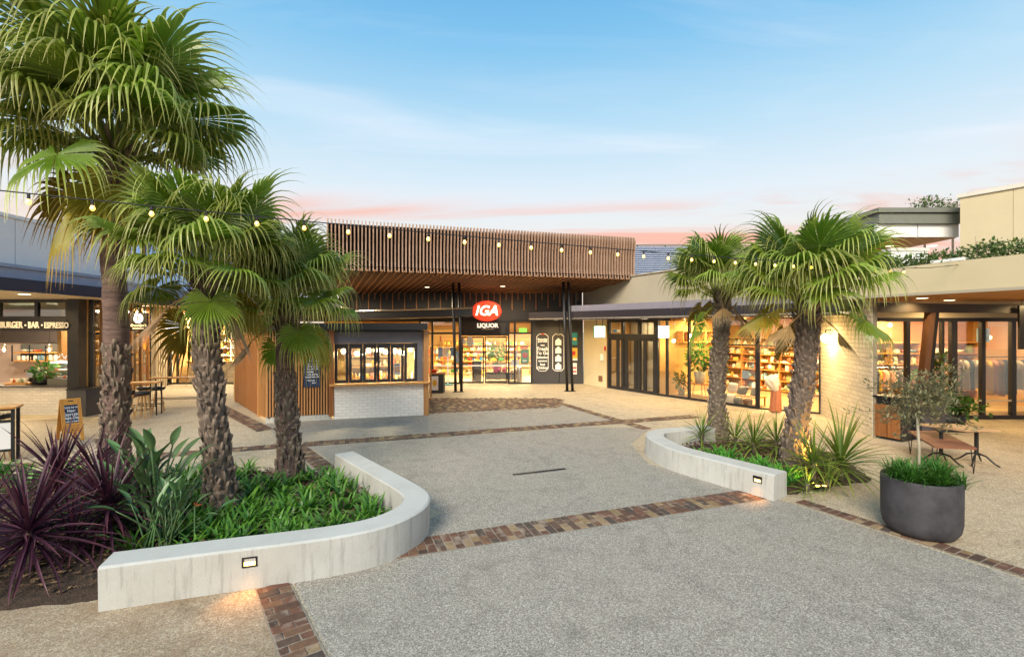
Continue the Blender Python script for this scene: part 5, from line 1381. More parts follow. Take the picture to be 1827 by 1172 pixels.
# interior
MB().b2(-25, -15.0, 19.4, 19.5, 0, 2.1).build('tiled_wall', mk('pale pink tile', '#cbb6a8', .5, var=.05), CF)
MB().b2(-25, -15.0, 19.3, 19.5, 2.1, 3.56).build('bulkhead', mk('brown grey bulkhead', '#4d4644', .8), CF)
slab('shop_floor', FLOORI, [(-25, YC+.1), (-13.3, YC+.1), (-14.8, 19.4), (-25, 19.4)], .004, .012, CF)
slab('floor_edge', SOFF, [(-19, 12.4), (-12.75, 14.55), (-12.75, 15.2), (-19, 15.0)], .004, .012, CF)
MB().wall([(XC(146), YC+.2), (-14.9, 19.4)], 0, 3.56, .1).build('inner_wall', WALLI, CF)
for p in ((-15.5, 16.8), (-17.2, 17.2), (-15.3, 18.4)): room_light(CF, (p[0], p[1], 3.5), 170, (.8, .3), (1, .84, .6))
cfr = random.Random(51)
YS = 18.9
def XS(px): return (px-CX)*YS/F
def ZS_(py): return H-(py-HY)*YS/F
su = thing('wall_shelf', 'black framed cafe wall shelf with timber boards and white jars', 'shelf', (XS(70), YS, ZS_(645)))
for z0, pxa, pxb in ((ZS_(628), 24, 119), (ZS_(643), 24, 119)): MB().b2(XS(pxa), XS(pxb), YS-.02, YS+.35, z0-.05, z0).build('shelf_board', TIMH, su)
for px in (22, 53, 82, 112): MB().b2(XS(px)-.02, XS(px)+.02, YS-.02, YS, ZS_(645), ZS_(616)).build('upright', BLACK, su)
MB().b2(XS(20), XS(120), YS+.36, YS+.39, ZS_(646), ZS_(614)).build('backing', GREYT, su)
for i, px in enumerate((29, 38, 47, 59, 66, 73, 79)):
    put('storage_jar', G_JAR[0], T(V(XS(px), YS+.1, ZS_(643)+.002)) @ Matrix.Scale(1.25, 4), label='white storage jar on the lower cafe shelf', cat='jar', group='white jars on the cafe shelf')
for i, px in enumerate((88, 98, 106)):
    put('storage_box', G_BOX[1], T(V(XS(px), YS+.1, ZS_(643)+.002)) @ Matrix.Scale(1.2, 4), label='kraft box at the right end of the lower cafe shelf', cat='box', group='kraft boxes on the cafe shelf')
for i, px in enumerate((40, 50, 62)):
    put('tray_bowl', G_BOWL[1], T(V(XS(px), YS+.12, ZS_(628)+.002)), label='dark bowl on the upper cafe shelf', cat='bowl', group='bowls on the upper cafe shelf').data
for i, (px, py) in enumerate(((7, 622), (88, 622))):
    c = wp(px, py, 16.4); t_ = thing('pendant_lamp', ('clear glass pendant lamp at the left edge over the cafe counter', 'clear glass pendant lamp over the cake cabinet')[i], 'lamp', c)
    MB().lathe([(.02, .16), (.05, .12), (.06, .04), (.09, .0), (.085, -.06), (.03, -.1)], 14, c).build('glass_shade', GLASS, t_, True)
    MB().ball(c-V(0, 0, .03), .04, 8).build('bulb', GLOW, t_, True); MB().tube([c+V(0, 0, .16), V(c.x, c.y, 3.5)], .006, 4).build('cord', BLACK, t_)
    lamp('POINT', c-V(0, 0, .2), 16, (1, .78, .45), t_, .05)
# cake cabinet
YQ = 15.15
def XQ(px): return (px-CX)*YQ/F
cc = thing('cake_cabinet', 'glass fronted cake display cabinet on the cafe counter', 'cabinet', (XQ(104), YQ, .91))
MB().b2(XQ(84), XQ(122), YQ, YQ+.5, .912, 1.1).build('base', GREYT, cc)
MB().b2(XQ(84), XQ(124), YQ+.45, YQ+.5, 1.1, 1.58).build('back', CHROME, cc)
MB().b2(XQ(84), XQ(124), YQ+.1, YQ+.5, 1.58, 1.62).build('lit_top', mk('cabinet light', '#ffffff', .5, emit='#f4fbff', estr=2.2), cc)
MB().b2(XQ(85), XQ(123), YQ+.05, YQ+.45, 1.32, 1.335).build('glass_shelf', GLASS, cc)
MB().add([V(XQ(84), YQ, 1.1), V(XQ(122), YQ, 1.1), V(XQ(124), YQ+.1, 1.58), V(XQ(84), YQ+.1, 1.58)], [(0, 1, 2, 3)]).build('glass_front', GLASS, cc)
lamp('AREA', (XQ(104), YQ+.3, 1.56), 6, (1, .95, .85), cc, (.5, .2))
for i in range(5):
    put('cake', G_BOX[2], T(V(XQ(88+i*7.5), YQ+.25, 1.338)) @ Matrix.Scale(.55, 4), label='small cake on the cabinet shelf', cat='cake', group='cakes in the cabinet')
    put('cake', G_BOX[0], T(V(XQ(88+i*7.5), YQ+.25, 1.102)) @ Matrix.Scale(.55, 4), label='small cake on the cabinet shelf', cat='cake', group='cakes in the cabinet')
for px in (93, 106):
    o = thing('glass_jar', 'clear glass cookie jar on top of the cake cabinet', 'jar', (XQ(px), YQ+.3, 1.62), group='cookie jars'); MB().lathe([(.08, 0), (.09, .03), (.09, .14), (.05, .17), (.05, .19), (.07, .2), (.02, .23)], 14, (XQ(px), YQ+.3, 1.622)).build('body', GLASS, o, True)
    MB().ball((XQ(px), YQ+.3, 1.68), (.06, .06, .04), 8).build('biscuits', TIMH, o)
cm_ = thing('coffee_machine', 'steel and black coffee machine on the cafe counter with cups on top', 'coffee machine', (XQ(55), YQ, .91))
MB().bbox(XQ(37), XQ(70), YQ+.15, YQ+.6, 1.12, 1.32, .02).build('body', CHROME, cm_); MB().bbox(XQ(42), XQ(72), YQ+.2, YQ+.6, .912, 1.12, .02).build('base', BLACK, cm_)
for px in (45, 53, 61): MB().tube([(XQ(px), YQ+.14, 1.12), (XQ(px), YQ+.1, 1.02)], .02, 6).build('group_head', BLACK, cm_)
for i in range(8): put('cup', G_MUG[0], T(V(XQ(39+i*3.8), YQ+.3+.1*(i % 2), 1.322)), label='white cup stacked on the coffee machine', cat='cup', group='cups on the coffee machine')
lump_plant('pot_plant', 'leafy green plant on the counter beside the cake cabinet', 'plant', (XQ(74), YQ+.08, .912), .22, .62, SHRUB, BLACK, 60, 17, .22)
ty = thing('timber_tray', 'timber tray of small jars on the cafe counter', 'tray', (XQ(28), YQ, .91)); MB().b2(XQ(8), XQ(46), YQ-.02, YQ+.3, .912, .97).build('tray', TIMH, ty)
for i in range(6): put('condiment_jar', G_JAR[0], T(V(XQ(14+i*5), YQ+.12, .972)) @ Matrix.Scale(.8, 4), label='small condiment jar on the timber tray', cat='jar', group='condiment jars')
tp_ = thing('tap', 'black gooseneck tap behind the cafe counter', 'tap', (XQ(27), YQ+.45, .91)); MB().tube([(XQ(28), YQ+.45, .912), (XQ(28), YQ+.45, 1.3), (XQ(27), YQ+.4, 1.36), (XQ(24), YQ+.36, 1.36), (XQ(23), YQ+.35, 1.28)], .015, 6).build('spout', BLACK, tp_, True)
# corridor shopfront going back, grey cabinet
Q0, Q1 = V(-13.2, 15.3, 0), V(-16.3, 23.2, 0)
gq = MB().b2(XC(137), XC(171), YC-.35, YC+.3, 0, .82); o = thing('grey_cabinet', 'low slate grey cabinet against the black cafe post', 'cabinet', (XC(154), YC, 0)); gq.build('body', mk('slate cabinet', '#45474d', .6), o); MB().b2(XC(136), XC(172), YC-.37, YC+.32, .82, .85).build('top', BLACK, o)
glazing(CF, Q0[:2], Q1[:2], 0, 3.56, [.1, .2, .3, .42, .54, .66, .8], [2.5], BLACK, .08, .1)
FQ = frame(Q0, Q1-Q0); LQ = (Q1-Q0).length
for f in (.05, .13, .25, .36, .48, .58, .70, .74, .78, .82, .86): MB().b2(f*LQ, f*LQ+.09, -.16, -.06, 0, 3.56, FQ).build('timber_batten', TIMHZ if f < .6 else SOFF, CF)
MB().wall([(-13.5, 15.4), (-16.6, 23.2)], 0, 3.5, .1)
MB().wall([(-14.6, 15.8), (-18.0, 24.0)], 0, 3.5, .1).build('passage_wall', WALLI, CF)
for f in (.25, .55, .85):
    p = Q0+(Q1-Q0)*f+V(-.6, -.2, 0); room_light(CF, (p.x, p.y, 3.4), 90, (.3, .3), (1, .82, .5))
shelf_unit('bottle shelf behind the corridor windows at the left', Q0+(Q1-Q0)*.35+V(-1.1, -.4, 0), Q1-Q0, 4.6, [.3, .8, 1.3, 1.8, 2.3, 2.7], .25, TIMD, [G_CAN, G_PACK], 'bottle or pack on the corridor window shelf', 'bottle', 'bottles behind the corridor windows', .3, 4, gname='bottle', rnd=cfr)
# rear shop at the end of the passage
PS = thing('passage_shop', 'brightly lit glazed shop at the end of the left passage', 'shop building', (-13, 23.3, 0))
YP = 23.25
def XP(px): return (px-CX)*YP/F
MB().b2(XP(278), XP(303), YP-.1, YP+.3, 0, 3.56).build('render_pier', OFFW, PS)
MB().b2(XP(256), XP(269), YP-.14, YP-.11, .5, 2.6).build('orange_poster', mk('orange poster', '#d8622a', .6, var=.3, vscale=3), PS)
MB().b2(XP(259), XP(267), YP-.18, YP-.14, .9, 1.6).build('print', GREYT, PS)
MB().b2(XP(250), XP(278), YP-.1, YP+.3, 0, 3.56).build('render_pier', OFFW, PS)
glazing(PS, (XP(303), YP), (XP(440), YP), 0, 3.56, [(317-303)/137, (352-303)/137, (392-303)/137], [2.6], BLACK, .07, .1)
MB().b2(XP(303), XP(440), YP+3.4, YP+3.5, 0, 3.5).build('rear_wall', WALLI, PS)
MB().b2(XP(295), XP(303), YP+.2, YP+3.5, 0, 3.5).build('side_wall', WALLI, PS); MB().b2(XP(440), XP(448), YP+.2, YP+3.5, 0, 3.5).build('side_wall', WALLI, PS)
MB().b2(XP(303), XP(440), YP+.1, YP+3.5, .004, .012).build('shop_floor', FLOORI, PS)
MB().b2(XP(303), XP(440), YP+.1, YP+3.5, 3.5, 3.55).build('ceiling', OFFW, PS)
for x in (-15.3, -13.6): room_light(PS, (x, YP+1.6, 3.46), 420, (1.2, .6), (1, .88, .62))
shelf_unit('white goods shelves inside the passage shop', V(-16.0, YP+2.9, 0), (1, 0), 3.6, [.3, .8, 1.2, 1.6, 2.0, 2.4], .35, OFFW, [G_PACK, G_BOX, G_JAR], 'packet on the passage shop shelves', 'packet', 'packets in the passage shop', .2, 5, gname='packet', rnd=cfr)
cn_ = thing('shop_counter', 'pale slatted counter inside the passage shop', 'counter', (-14.6, YP+.9, 0))
for i in range(5): MB().b2(-16.0, -13.1, YP+.9-.02*(i % 2), YP+1.5, .02+i*.19, .2+i*.19).build('counter_slat', OFFW, cn_)
MB().b2(-16.05, -13.05, YP+.8, YP+1.6, .97, 1.02).build('top', TIMH, cn_)
for i in range(7): put('counter_item', G_BOX[i % 4], T(V(-15.8+i*.4, YP+1.1, 1.022)), label='small packet standing on the passage shop counter', cat='packet', group='packets on the passage counter')
rs_ = thing('round_sign', 'white round sign with orange ring inside the passage shop', 'sign', wp(318, 618, YP+.5))
c = wp(322, 618, YP+.6); MB().lathe([(.22, -.02), (.22, .02)], 24, M=T(c) @ Matrix.Rotation(math.pi/2, 4, 'X')).build('disc', LITW, rs_)
MB().lathe([(.22, -.03), (.30, -.03), (.30, .03), (.22, .03)], 24, M=T(c) @ Matrix.Rotation(math.pi/2, 4, 'X')).build('ring', mk('orange ring', '#c9733a', .6), rs_); MB().tube([c+V(0, 0, .28), V(c.x, c.y, 3.5)], .01, 5).build('hanger', BLACK, rs_)
light_box('plain white glowing light box hanging in the left passage', 307, 580, .5, .5, 18.6, LITW, WHITE, 3.56)
bs_ = thing('black_hanging_sign', 'square black hanging sign with white round emblem in the left passage', 'sign', wp(247, 575, 17.2))
c = wp(247, 574, 17.2); MB().b2(c.x-.3, c.x+.3, c.y, c.y+.08, c.z-.32, c.z+.32).build('board', BLACK, bs_)
MB().lathe([(.17, -.006), (.17, .006)], 24, M=T(c+V(0, -.008, .12)) @ Matrix.Rotation(math.pi/2, 4, 'X')).build('emblem', LITW, bs_)
wall_text('B', .26, BLACK, (c.x, c.y-.018, c.z+.12), (1, 0), bs_, shear=.3)
wall_text("Brooklyn's", .13, mk('cream lettering', '#f2e6b8', .6, emit='#f2e6b8', estr=.5), (c.x, c.y-.006, c.z-.13), (1, 0), bs_, shear=.25, bold=.003)
MB().b2(c.x-.2, c.x+.2, c.y-.008, c.y, c.z-.26, c.z-.22).build('small_print', TEXTW, bs_)
for s in (-.2, .2): MB().tube([(c.x+s, c.y+.04, c.z+.3), (c.x+s, c.y+.04, 3.57)], .014, 5).build('hanger', BLACK, bs_)
# a dark roofed hall further back
DH = thing('distant_hall', 'distant low hall with dark roof and blue glazing behind the left parapet', 'building', (-20, 30, 0))
MB().b2(-46, -20, 30, 40, 0, 8.6).build('walls', BLUEGL, DH)
MB().add([V(-46.5, 29.4, 9.6), V(-19.5, 29.4, 9.0), V(-19.5, 41, 9.0), V(-46.5, 41, 9.6), V(-46.5, 29.4, 9.3), V(-19.5, 29.4, 8.65), V(-19.5, 41, 8.65), V(-46.5, 41, 9.3)], [(0, 1, 2, 3), (7, 6, 5, 4), (4, 5, 1, 0), (5, 6, 2, 1), (6, 7, 3, 2), (7, 4, 0, 3)]).build('roof', GREYG, DH)
for i in range(16): MB().b2(-45+i*1.6, -44.92+i*1.6, 29.93, 30, 4, 8.6).build('mullion', GREYG, DH)
# ================================================================== palms
def frond_mesh(elev, Lp, Rb, seed, mat=PALM, droop=1.0, spread=152, nseg=42):
    """fan leaf leaving the crown along +x at the angle elev; the free tips hang straight down"""
    r = random.Random(seed); mb = MB(); mb.col = True
    pts = []; p = V(0, 0, 0); a = elev; n = 6
    bend = math.radians(15)*(.5+.5*math.cos(elev))
    for i in range(n+1):
        pts.append(p.copy()); p = p + V(math.cos(a), 0, math.sin(a))*(Lp/n); a -= bend/n
    k0 = len(mb.v)
    mb.tube(pts, [.028-.014*i/n for i in range(n+1)], 5)
    mb.c[k0:] = [.45]*(len(mb.v)-k0)
    a -= math.radians(24)*(.35+.65*math.cos(elev))
    P0 = pts[-1]; ax = V(math.cos(a), 0, math.sin(a)); lat = V(0, 1, 0); nrm = ax.cross(lat)
    nrm = -nrm if nrm.z < 0 and abs(a) < 1.5 else nrm
    if nrm.dot(V(-math.sin(a), 0, math.cos(a))) < 0: nrm = -nrm
    ts = [0.03, .26, .46, .56, .66, .77, .88, 1.0]
    dphi = math.radians(2*spread/nseg)
    for s in range(nseg):
        ph = math.radians(-spread)+dphi*(s+.5)+r.uniform(-.02, .02)
        L = Rb*(.78+.26*math.cos(ph*.6))*r.uniform(.9, 1.12)
        dirv = ax*math.cos(ph)+lat*math.sin(ph)
        fold = .35*abs(math.sin(ph))*(1 if abs(ph) < 1.6 else .7)
        dirv = (dirv + nrm*(.18-fold)).normalized()
        wv = (lat*math.cos(ph)-ax*math.sin(ph)).normalized(); nn = dirv.cross(wv)
        q = P0.copy(); tprev = 0; d = dirv.copy(); rows = []
        sag = droop*r.uniform(.8, 1.3)
        for t in ts:
            q = q + d*(t-tprev)*L; tprev = t
            hwid = math.tan(dphi/2)*L*t*1.02 if t <= .46 else math.tan(dphi/2)*L*.46*max(.08, 1-(t-.46)/.54)*.62
            rows.append((q.copy(), hwid, t))
            if t >= .26: d = (d+V(0, 0, -1)*sag*(.05 if t < .46 else .58)).normalized()
        vs, cs = [], []
        for q_, hwid, t in rows:
            fd = nn*hwid*(.75 if t < .6 else .5)
            vs += [q_-wv*hwid-fd, q_+fd*.4, q_+wv*hwid-fd]; cs += [t, max(0, t-.12), t]
        fs = []
        for i in range(len(rows)-1):
            b = i*3; fs += [(b, b+1, b+4, b+3), (b+1, b+2, b+5, b+4)]
        mb.add(vs, fs, cs)
    return mb.mesh('frond', mat, False, center=False)[0]
ELEVS = [80, 62, 45, 28, 10, -10, -30, -52, -72]
FROND = {}
for k, e in enumerate(ELEVS):
    FROND[e] = [frond_mesh(math.radians(e), .95, 1.0, 100+k*10+j, PALM, (.5, 1.0)[j] if e > 50 else (.8, 1.15)[j]) for j in range(2)]
FROND_Y = {e: [frond_mesh(math.radians(e), .78, 1.0, 300+e, PALMY, 1.0)] for e in (-30, -52, -72)}
FROND_D = {e: [frond_mesh(math.radians(e), .7, .95, 400+e, PALMD, 2.2, 42, 20)] for e in (-72,)}
def trunk_mesh(base, top, r0, r1, bulge, seed, seg=18, n=26, rough=.02):
    mb = MB(); rr = random.Random(seed)
    for j in range(n+1):
        t = j/n; c = base+(top-base)*t+V(.06*math.sin(t*3+seed), .04*math.sin(t*2.2+seed*2), 0)*math.sin(math.pi*t)
        rad = r0+(r1-r0)*t+bulge*math.exp(-((t-.0)/.12)**2)
        for k in range(seg):
            a = 2*math.pi*k/seg
            q = V(math.cos(a), math.sin(a), 0)
            mb.v.append(c+q*(rad+rough*mnoise.noise(q*2.5+V(0, 0, t*14+seed)))); mb.c.append(0)
    for j in range(n):
        for k in range(seg): mb.f.append((j*seg+k, j*seg+(k+1) % seg, (j+1)*seg+(k+1) % seg, (j+1)*seg+k))
    return mb
def palm(label, base, top, r0, r1, size, fronds, seed, boots, smooth=(9, 9), yellow=4, dry=3, tilt=None, emin=24, elmax=86):
    rr = random.Random(seed)
    base = Vector(base); top = Vector(top)
    t_ = thing('fan_palm', label, 'palm tree', base)
    trunk_mesh(base, top, r0, r1, .06, seed, rough=.03).build('trunk', BARK if smooth[0] > 1 else BARKS, t_, True)
    # old leaf stubs in a spiral
    bm_ = MB(); bm_.col = True
    Lt = (top-base).length
    for i in range(boots):
        f = (i+.5)/boots
        if smooth[0] < f < smooth[1]: continue
        a = i*2.39996+rr.uniform(-.2, .2)
        c = base+(top-base)*f+V(.06*math.sin(f*3+seed), .04*math.sin(f*2.2+seed*2), 0)*math.sin(math.pi*f)
        rad = r0+(r1-r0)*f+.06*math.exp(-(f/.12)**2)
        o = V(math.cos(a), math.sin(a), 0); w_ = V(-o.y, o.x, 0)
        hh = rr.uniform(.07, .22); ww = rr.uniform(.014, .042); out = rr.choice((.008, .02, .035, .06))*rr.uniform(.7, 1.2); c = c+V(0, 0, rr.uniform(-.06, .06))
        p0 = c+o*(rad-.025); p1 = c+o*(rad+out*.6)+V(0, 0, hh*.6); p2 = c+o*(rad+out)+V(0, 0, hh)
        jx = w_*rr.uniform(-.02, .02)
        bm_.add([p0-w_*ww*1.5, p0+w_*ww*1.5, p0+o*.03, p1-w_*ww, p1+w_*ww, p1+o*.022, p2-w_*ww*.6+jx, p2+w_*ww*.5+jx-V(0, 0, .02), p2+o*.006+jx, c+o*(rad-.03)+V(0, 0, hh*.8)],
                [(0, 2, 5, 3), (2, 1, 4, 5), (3, 5, 8, 6), (5, 4, 7, 8), (6, 8, 9), (8, 7, 9), (3, 6, 9), (4, 9, 7)], [.05, .05, .2, .3, .3, .4, .9, .9, .95, .1])
    if boots: bm_.build('leaf_stubs', BOOT, t_, kind='stuff')
    # shredded fibre ends round the crown base
    fb = MB(); fb.col = True
    for i in range(90):
        a = rr.uniform(0, 6.28); o = V(math.cos(a), math.sin(a), 0); w_ = V(-o.y, o.x, 0)
        z = rr.uniform(-.45, .12)*size; c = top+V(0, 0, z)+o*(r1*.9); L_ = rr.uniform(.15, .4)*size; d = (o*.5+V(0, 0, rr.uniform(.3, 1.1))).normalized()
        fb.add([c-w_*.03, c+w_*.03, c+d*L_*.6+w_*.02+o*.02, c+d*L_, c+d*L_*.6-w_*.02], [(0, 1, 2, 4), (4, 2, 3)], [.1, .1, .4, .9, .4])
    fb.build('crown_fibre', BOOT, t_, kind='stuff')
    hub = top+V(0, 0, .12*size)
    for i in range(fronds):
        f = i/(fronds-1)
        e = elmax-(elmax-emin)*f/.84 if f < .84 else 8-62*(f-.84)/.16
        e += rr.uniform(-9, 9)
        ek = min(ELEVS, key=lambda q: abs(q-e))
        az = i*2.39996+rr.uniform(-.25, .25)
        tab = FROND
        if f > .7 and ek <= -10 and rr.random() < yellow/max(1, fronds*.28): tab, ek = FROND_Y, (ek if ek in FROND_Y else -30)
        if f > .9 and rr.random() < dry/max(1, fronds*.1): tab, ek = FROND_D, -72
        s = size*rr.uniform(.88, 1.1)*(1.12 if e > 58 else (.98 if e > 38 else .84))
        M = T(hub+V(0, 0, -.28*size*f)+V(math.cos(az), math.sin(az), 0)*r1*.6) @ RZ(az) @ Matrix.Rotation(rr.uniform(-.25, .25), 4, 'X') @ Matrix.Rotation(math.radians(ek-e), 4, 'Y') @ Matrix.Scale(s, 4)
        put('frond', rr.choice(tab[ek]), M, t_)
    return t_
palm('tallest fan palm, standing at the left behind purple cordylines', (-6.52, 7.95, .08), (-6.46, 7.95, 5.45), .175, .155, 1.32, 42, 1, 560, (.42, .97), yellow=7, dry=1)
palm('middle one of the three left palms, its trunk nearest the concrete wall', (-4.12, 6.9, .08), (-4.36, 6.95, 3.38), .16, .14, .88, 36, 2, 420, yellow=5, dry=2)
palm('rightmost of the three left palms, before the kiosk slats', (-3.80, 8.36, .08), (-3.90, 8.4, 2.95), .165, .14, .84, 36, 3, 380, (.62, .9), yellow=4, dry=1)
palm('slimmer left palm of the pair in the right garden bed', (4.80, 11.35, .08), (4.90, 11.35, 3.42), .17, .155, .88, 32, 4, 380, yellow=6, dry=1)
palm('thicker right palm of the pair in the right garden bed, lit from below', (5.27, 9.12, .08), (5.52, 9.1, 3.15), .175, .165, .98, 36, 5, 420, yellow=6, dry=2)

# ================================================================== bed plants
def blade(L, wd, elev, curl, mat, name, seed, n=6, keel=.35):
    """strap leaf from the origin along +x"""
    r = random.Random(seed); mb = MB(); mb.col = True
    p = V(0, 0, 0); a = elev; vs, cs = [], []
    for i in range(n+1):
        t = i/n
        w_ = wd*(.55+.9*t if t < .35 else .865*(1-((t-.35)/.65)**1.6)+.02)
        s = V(0, 1, 0); up = V(-math.sin(a), 0, math.cos(a))
        vs += [p-s*w_+up*w_*keel, p.copy(), p+s*w_+up*w_*keel]; cs += [t*.95]*3
        p = p+V(math.cos(a), 0, math.sin(a))*(L/n); a -= curl/n*(.4+1.2*t)
    fs = []
    for i in range(n): b = i*3; fs += [(b, b+1, b+4, b+3), (b+1, b+2, b+5, b+4)]
    mb.add(vs, fs, cs)
    return mb.mesh(name, mat, False, center=False)[0]
def blade_set(L, wd, mat, curl, name, key):
    return {e: [blade(L*random.Random(key+e+j).uniform(.85, 1.12), wd, math.radians(e), math.radians(curl*(1.3-e/100)), mat, name, key+e+j) for j in range(2)] for e in (82, 68, 54, 40, 26, 10, -8, -28)}
CORDB = blade_set(.95, .023, CORD, 34, 'leaf', 1000)
SPKB = blade_set(.85, .020, SPIKE, 42, 'leaf', 2000)
def rosette(name, label, cat, p, size, n, bset, seed, stem, stemmat, group, emin=-20):
    r = random.Random(seed); p = Vector(p)
    t_ = thing(name, label, cat, p, group=group)
    top = p+V(0, 0, stem)
    MB().tube([p, p+V(.01, .01, stem*.6), top+V(0, 0, .06)], [.04, .035, .03], 7).build('stem', stemmat, t_, True)
    es = sorted(bset.keys())
    for i in range(n):
        f = i/(n-1); e = 84-(84-emin)*f**.8+r.uniform(-8, 8)
        ek = min(es, key=lambda q: abs(q-e)); az = i*2.39996+r.uniform(-.2, .2)
        M = T(top+V(math.cos(az)*.03, math.sin(az)*.03, .08-.16*f)) @ RZ(az) @ Matrix.Rotation(math.radians(ek-e), 4, 'Y') @ Matrix.Rotation(r.uniform(-.4, .4), 4, 'X') @ Matrix.Scale(size*r.uniform(.85, 1.12), 4)
        put('leaf', r.choice(bset[ek]), M, t_)
    return t_
gC = 'purple cordylines'
for lab, px, py, stem, sz, n in (('purple cordyline at the lower left corner with red lower leaves', 52, 1020, .42, .88, 130),
                                 ('purple cordyline at the left rear, below the sandwich board', 105, 905, .42, .88, 112),
                                 ('purple cordyline in front of the tallest palm trunk', 195, 968, .42, .9, 130),
                                 ('low purple cordyline between its neighbours at the far left edge', -40, 985, .3, .95, 54),
                                 ('small purple cordyline between the two tall ones', 130, 1000, .25, .75, 50),
                                 ('purple cordyline behind, at the foot of the tallest palm', 170, 905, .5, .8, 50)):
    p = g(px, py, .1)
    rosette('cordyline', lab, 'plant', p, sz, n, CORDB, int(px*7+500), stem, BARK, gC, emin=-30)
# bird of paradise: tall stalks with paddle leaves
def paddle(L, bl, bw, elev, seed):
    r = random.Random(seed); mb = MB(); mb.col = True
    p = V(0, 0, 0); a = elev; pts = []
    for i in range(6):
        pts.append(p.copy()); p = p+V(math.cos(a), 0, math.sin(a))*(L/5); a -= math.radians(3)
    mb.tube(pts, [.016-.008*i/5 for i in range(6)], 5); mb.c = [.3]*len(mb.v)
    p = pts[-1].copy(); n = 8; vs, cs = [], []
    for i in range(n+1):
        t = i/n; w_ = bw*math.sin(math.pi*min(1, .06+t*.94)**.8)*(1-.1*t)
        up = V(-math.sin(a), 0, math.cos(a)); s = V(0, 1, 0)
        vs += [p-s*w_+up*w_*.5, p-s*w_*.5+up*w_*.12, p.copy(), p+s*w_*.5+up*w_*.12, p+s*w_+up*w_*.5]; cs += [.25, .3, .45, .3, .25]
        p = p+V(math.cos(a), 0, math.sin(a))*(bl/n); a -= math.radians(4)
    fs = []
    for i in range(n):
        for k in range(4): b = i*5+k; fs.append((b, b+1, b+6, b+5))
    mb.add(vs, fs, cs)
    return mb.mesh('leaf', STREL, True, center=False)[0]
PAD = {e: [paddle(.62+.1*j, .30, .046, math.radians(e), 50+e+j) for j in range(3)] for e in (86, 74, 62, 48, 34)}
def strelitzia(label, p, n, size, seed):
    r = random.Random(seed); t_ = thing('bird_of_paradise', label, 'plant', p, group='bird of paradise plants')
    MB().lathe([(.12, 0), (.09, .06), (.03, .1)], 10, p).build('root_clump', SOIL, t_, True)
    for i in range(n):
        e = r.choice((86, 86, 86, 74, 74, 74, 62, 62, 48, 34)); az = r.uniform(0, 6.28)
        M = T(Vector(p)+V(r.uniform(-.16, .16), r.uniform(-.16, .16), 0)) @ RZ(az) @ Matrix.Rotation(r.uniform(-.1, .1), 4, 'Y') @ Matrix.Scale(size*r.uniform(.65, 1.12), 4)
        put('leaf', r.choice(PAD[e]), M, t_)
    return t_
s1 = strelitzia('tall grey green bird of paradise right of the tallest palm trunk', g(272, 945, .1), 66, 1.2, 61)
s2 = strelitzia('lower bird of paradise clump with orange flowers by the concrete wall', g(295, 975, .1), 44, .85, 62)
fo = MB(); c = g(322, 985, .1)+V(.1, .1, 0)
for k, (dx, dz) in enumerate(((.0, 0),)):
    h = c+V(dx, .05*k, .5+dz); MB().tube([c+V(dx*.4, 0, 0), h], .01, 5).build('flower_stalk', STREL, s2)
    m_ = MB(); m_.add([h, h+V(.09, 0, .02), h+V(.03, .012, .012), h+V(.02, -.012, .0)], [(0, 1, 2), (0, 3, 1), (2, 1, 3)]); m_.add([h+V(0, 0, .01), h+V(.04, .01, .06), h+V(.02, -.01, .02)], [(0, 1, 2)]); m_.add([h+V(0, 0, .01), h+V(.01, -.01, .06), h+V(-.02, .01, .02)], [(0, 1, 2)])
    m_.build('flower', mk('orange flower', '#b5562c', .6) if 'orange flower' not in MATS else MATS['orange flower'], s2)
# clivia ground cover (left bed) and strappy ground cover (right bed)
def inpoly(x, y, poly):
    c = False; j = len(poly)-1
    for i in range(len(poly)):
        if (poly[i][1] > y) != (poly[j][1] > y) and x < (poly[j][0]-poly[i][0])*(y-poly[i][1])/(poly[j][1]-poly[i][1])+poly[i][0]: c = not c
        j = i
    return c
def strap_cover(name, label, poly, n, leaves, L, wd, mat, seed, z=.1, avoid=()):
    r = random.Random(seed); mb = MB(); mb.col = True; k = 0; tries = 0
    xs = [p[0] for p in poly]; ys = [p[1] for p in poly]
    while k < n and tries < n*30:
        tries += 1
        x, y = r.uniform(min(xs), max(xs)), r.uniform(min(ys), max(ys))
        if not inpoly(x, y, poly) or any((x-a)**2+(y-b)**2 < c*c for a, b, c in avoid): continue
        k += 1; sc = r.uniform(.7, 1.2)
        for i in range(leaves):
            az = r.uniform(0, 6.28); a = math.radians(r.uniform(38, 84)); p = V(x+r.uniform(-.05, .05), y+r.uniform(-.05, .05), z-.02)
            d = V(math.cos(az), math.sin(az), 0); s = V(-d.y, d.x, 0); LL = L*sc*r.uniform(.7, 1.15); nn = 5; vs, cs = [], []
            cl = math.radians(r.uniform(45, 110)); tint = r.uniform(-.1, .15)
            for q in range(nn+1):
                t = q/nn; w_ = wd*(1-.75*max(0, (t-.55)/.45)**1.5)*(.8 if t == 0 else 1)
                if q == nn: w_ *= .25
                vs += [p-s*w_, p+s*w_]; cs += [min(1, max(0, t*.85+tint))]*2
                p = p+(d*math.cos(a)+V(0, 0, math.sin(a)))*(LL/nn); a -= cl/nn*(.4+1.2*t)
            mb.add(vs, [(2*q, 2*q+1, 2*q+3, 2*q+2) for q in range(nn)], cs)
    return mb.build(name, mat, label=label, cat='ground cover', kind='stuff')
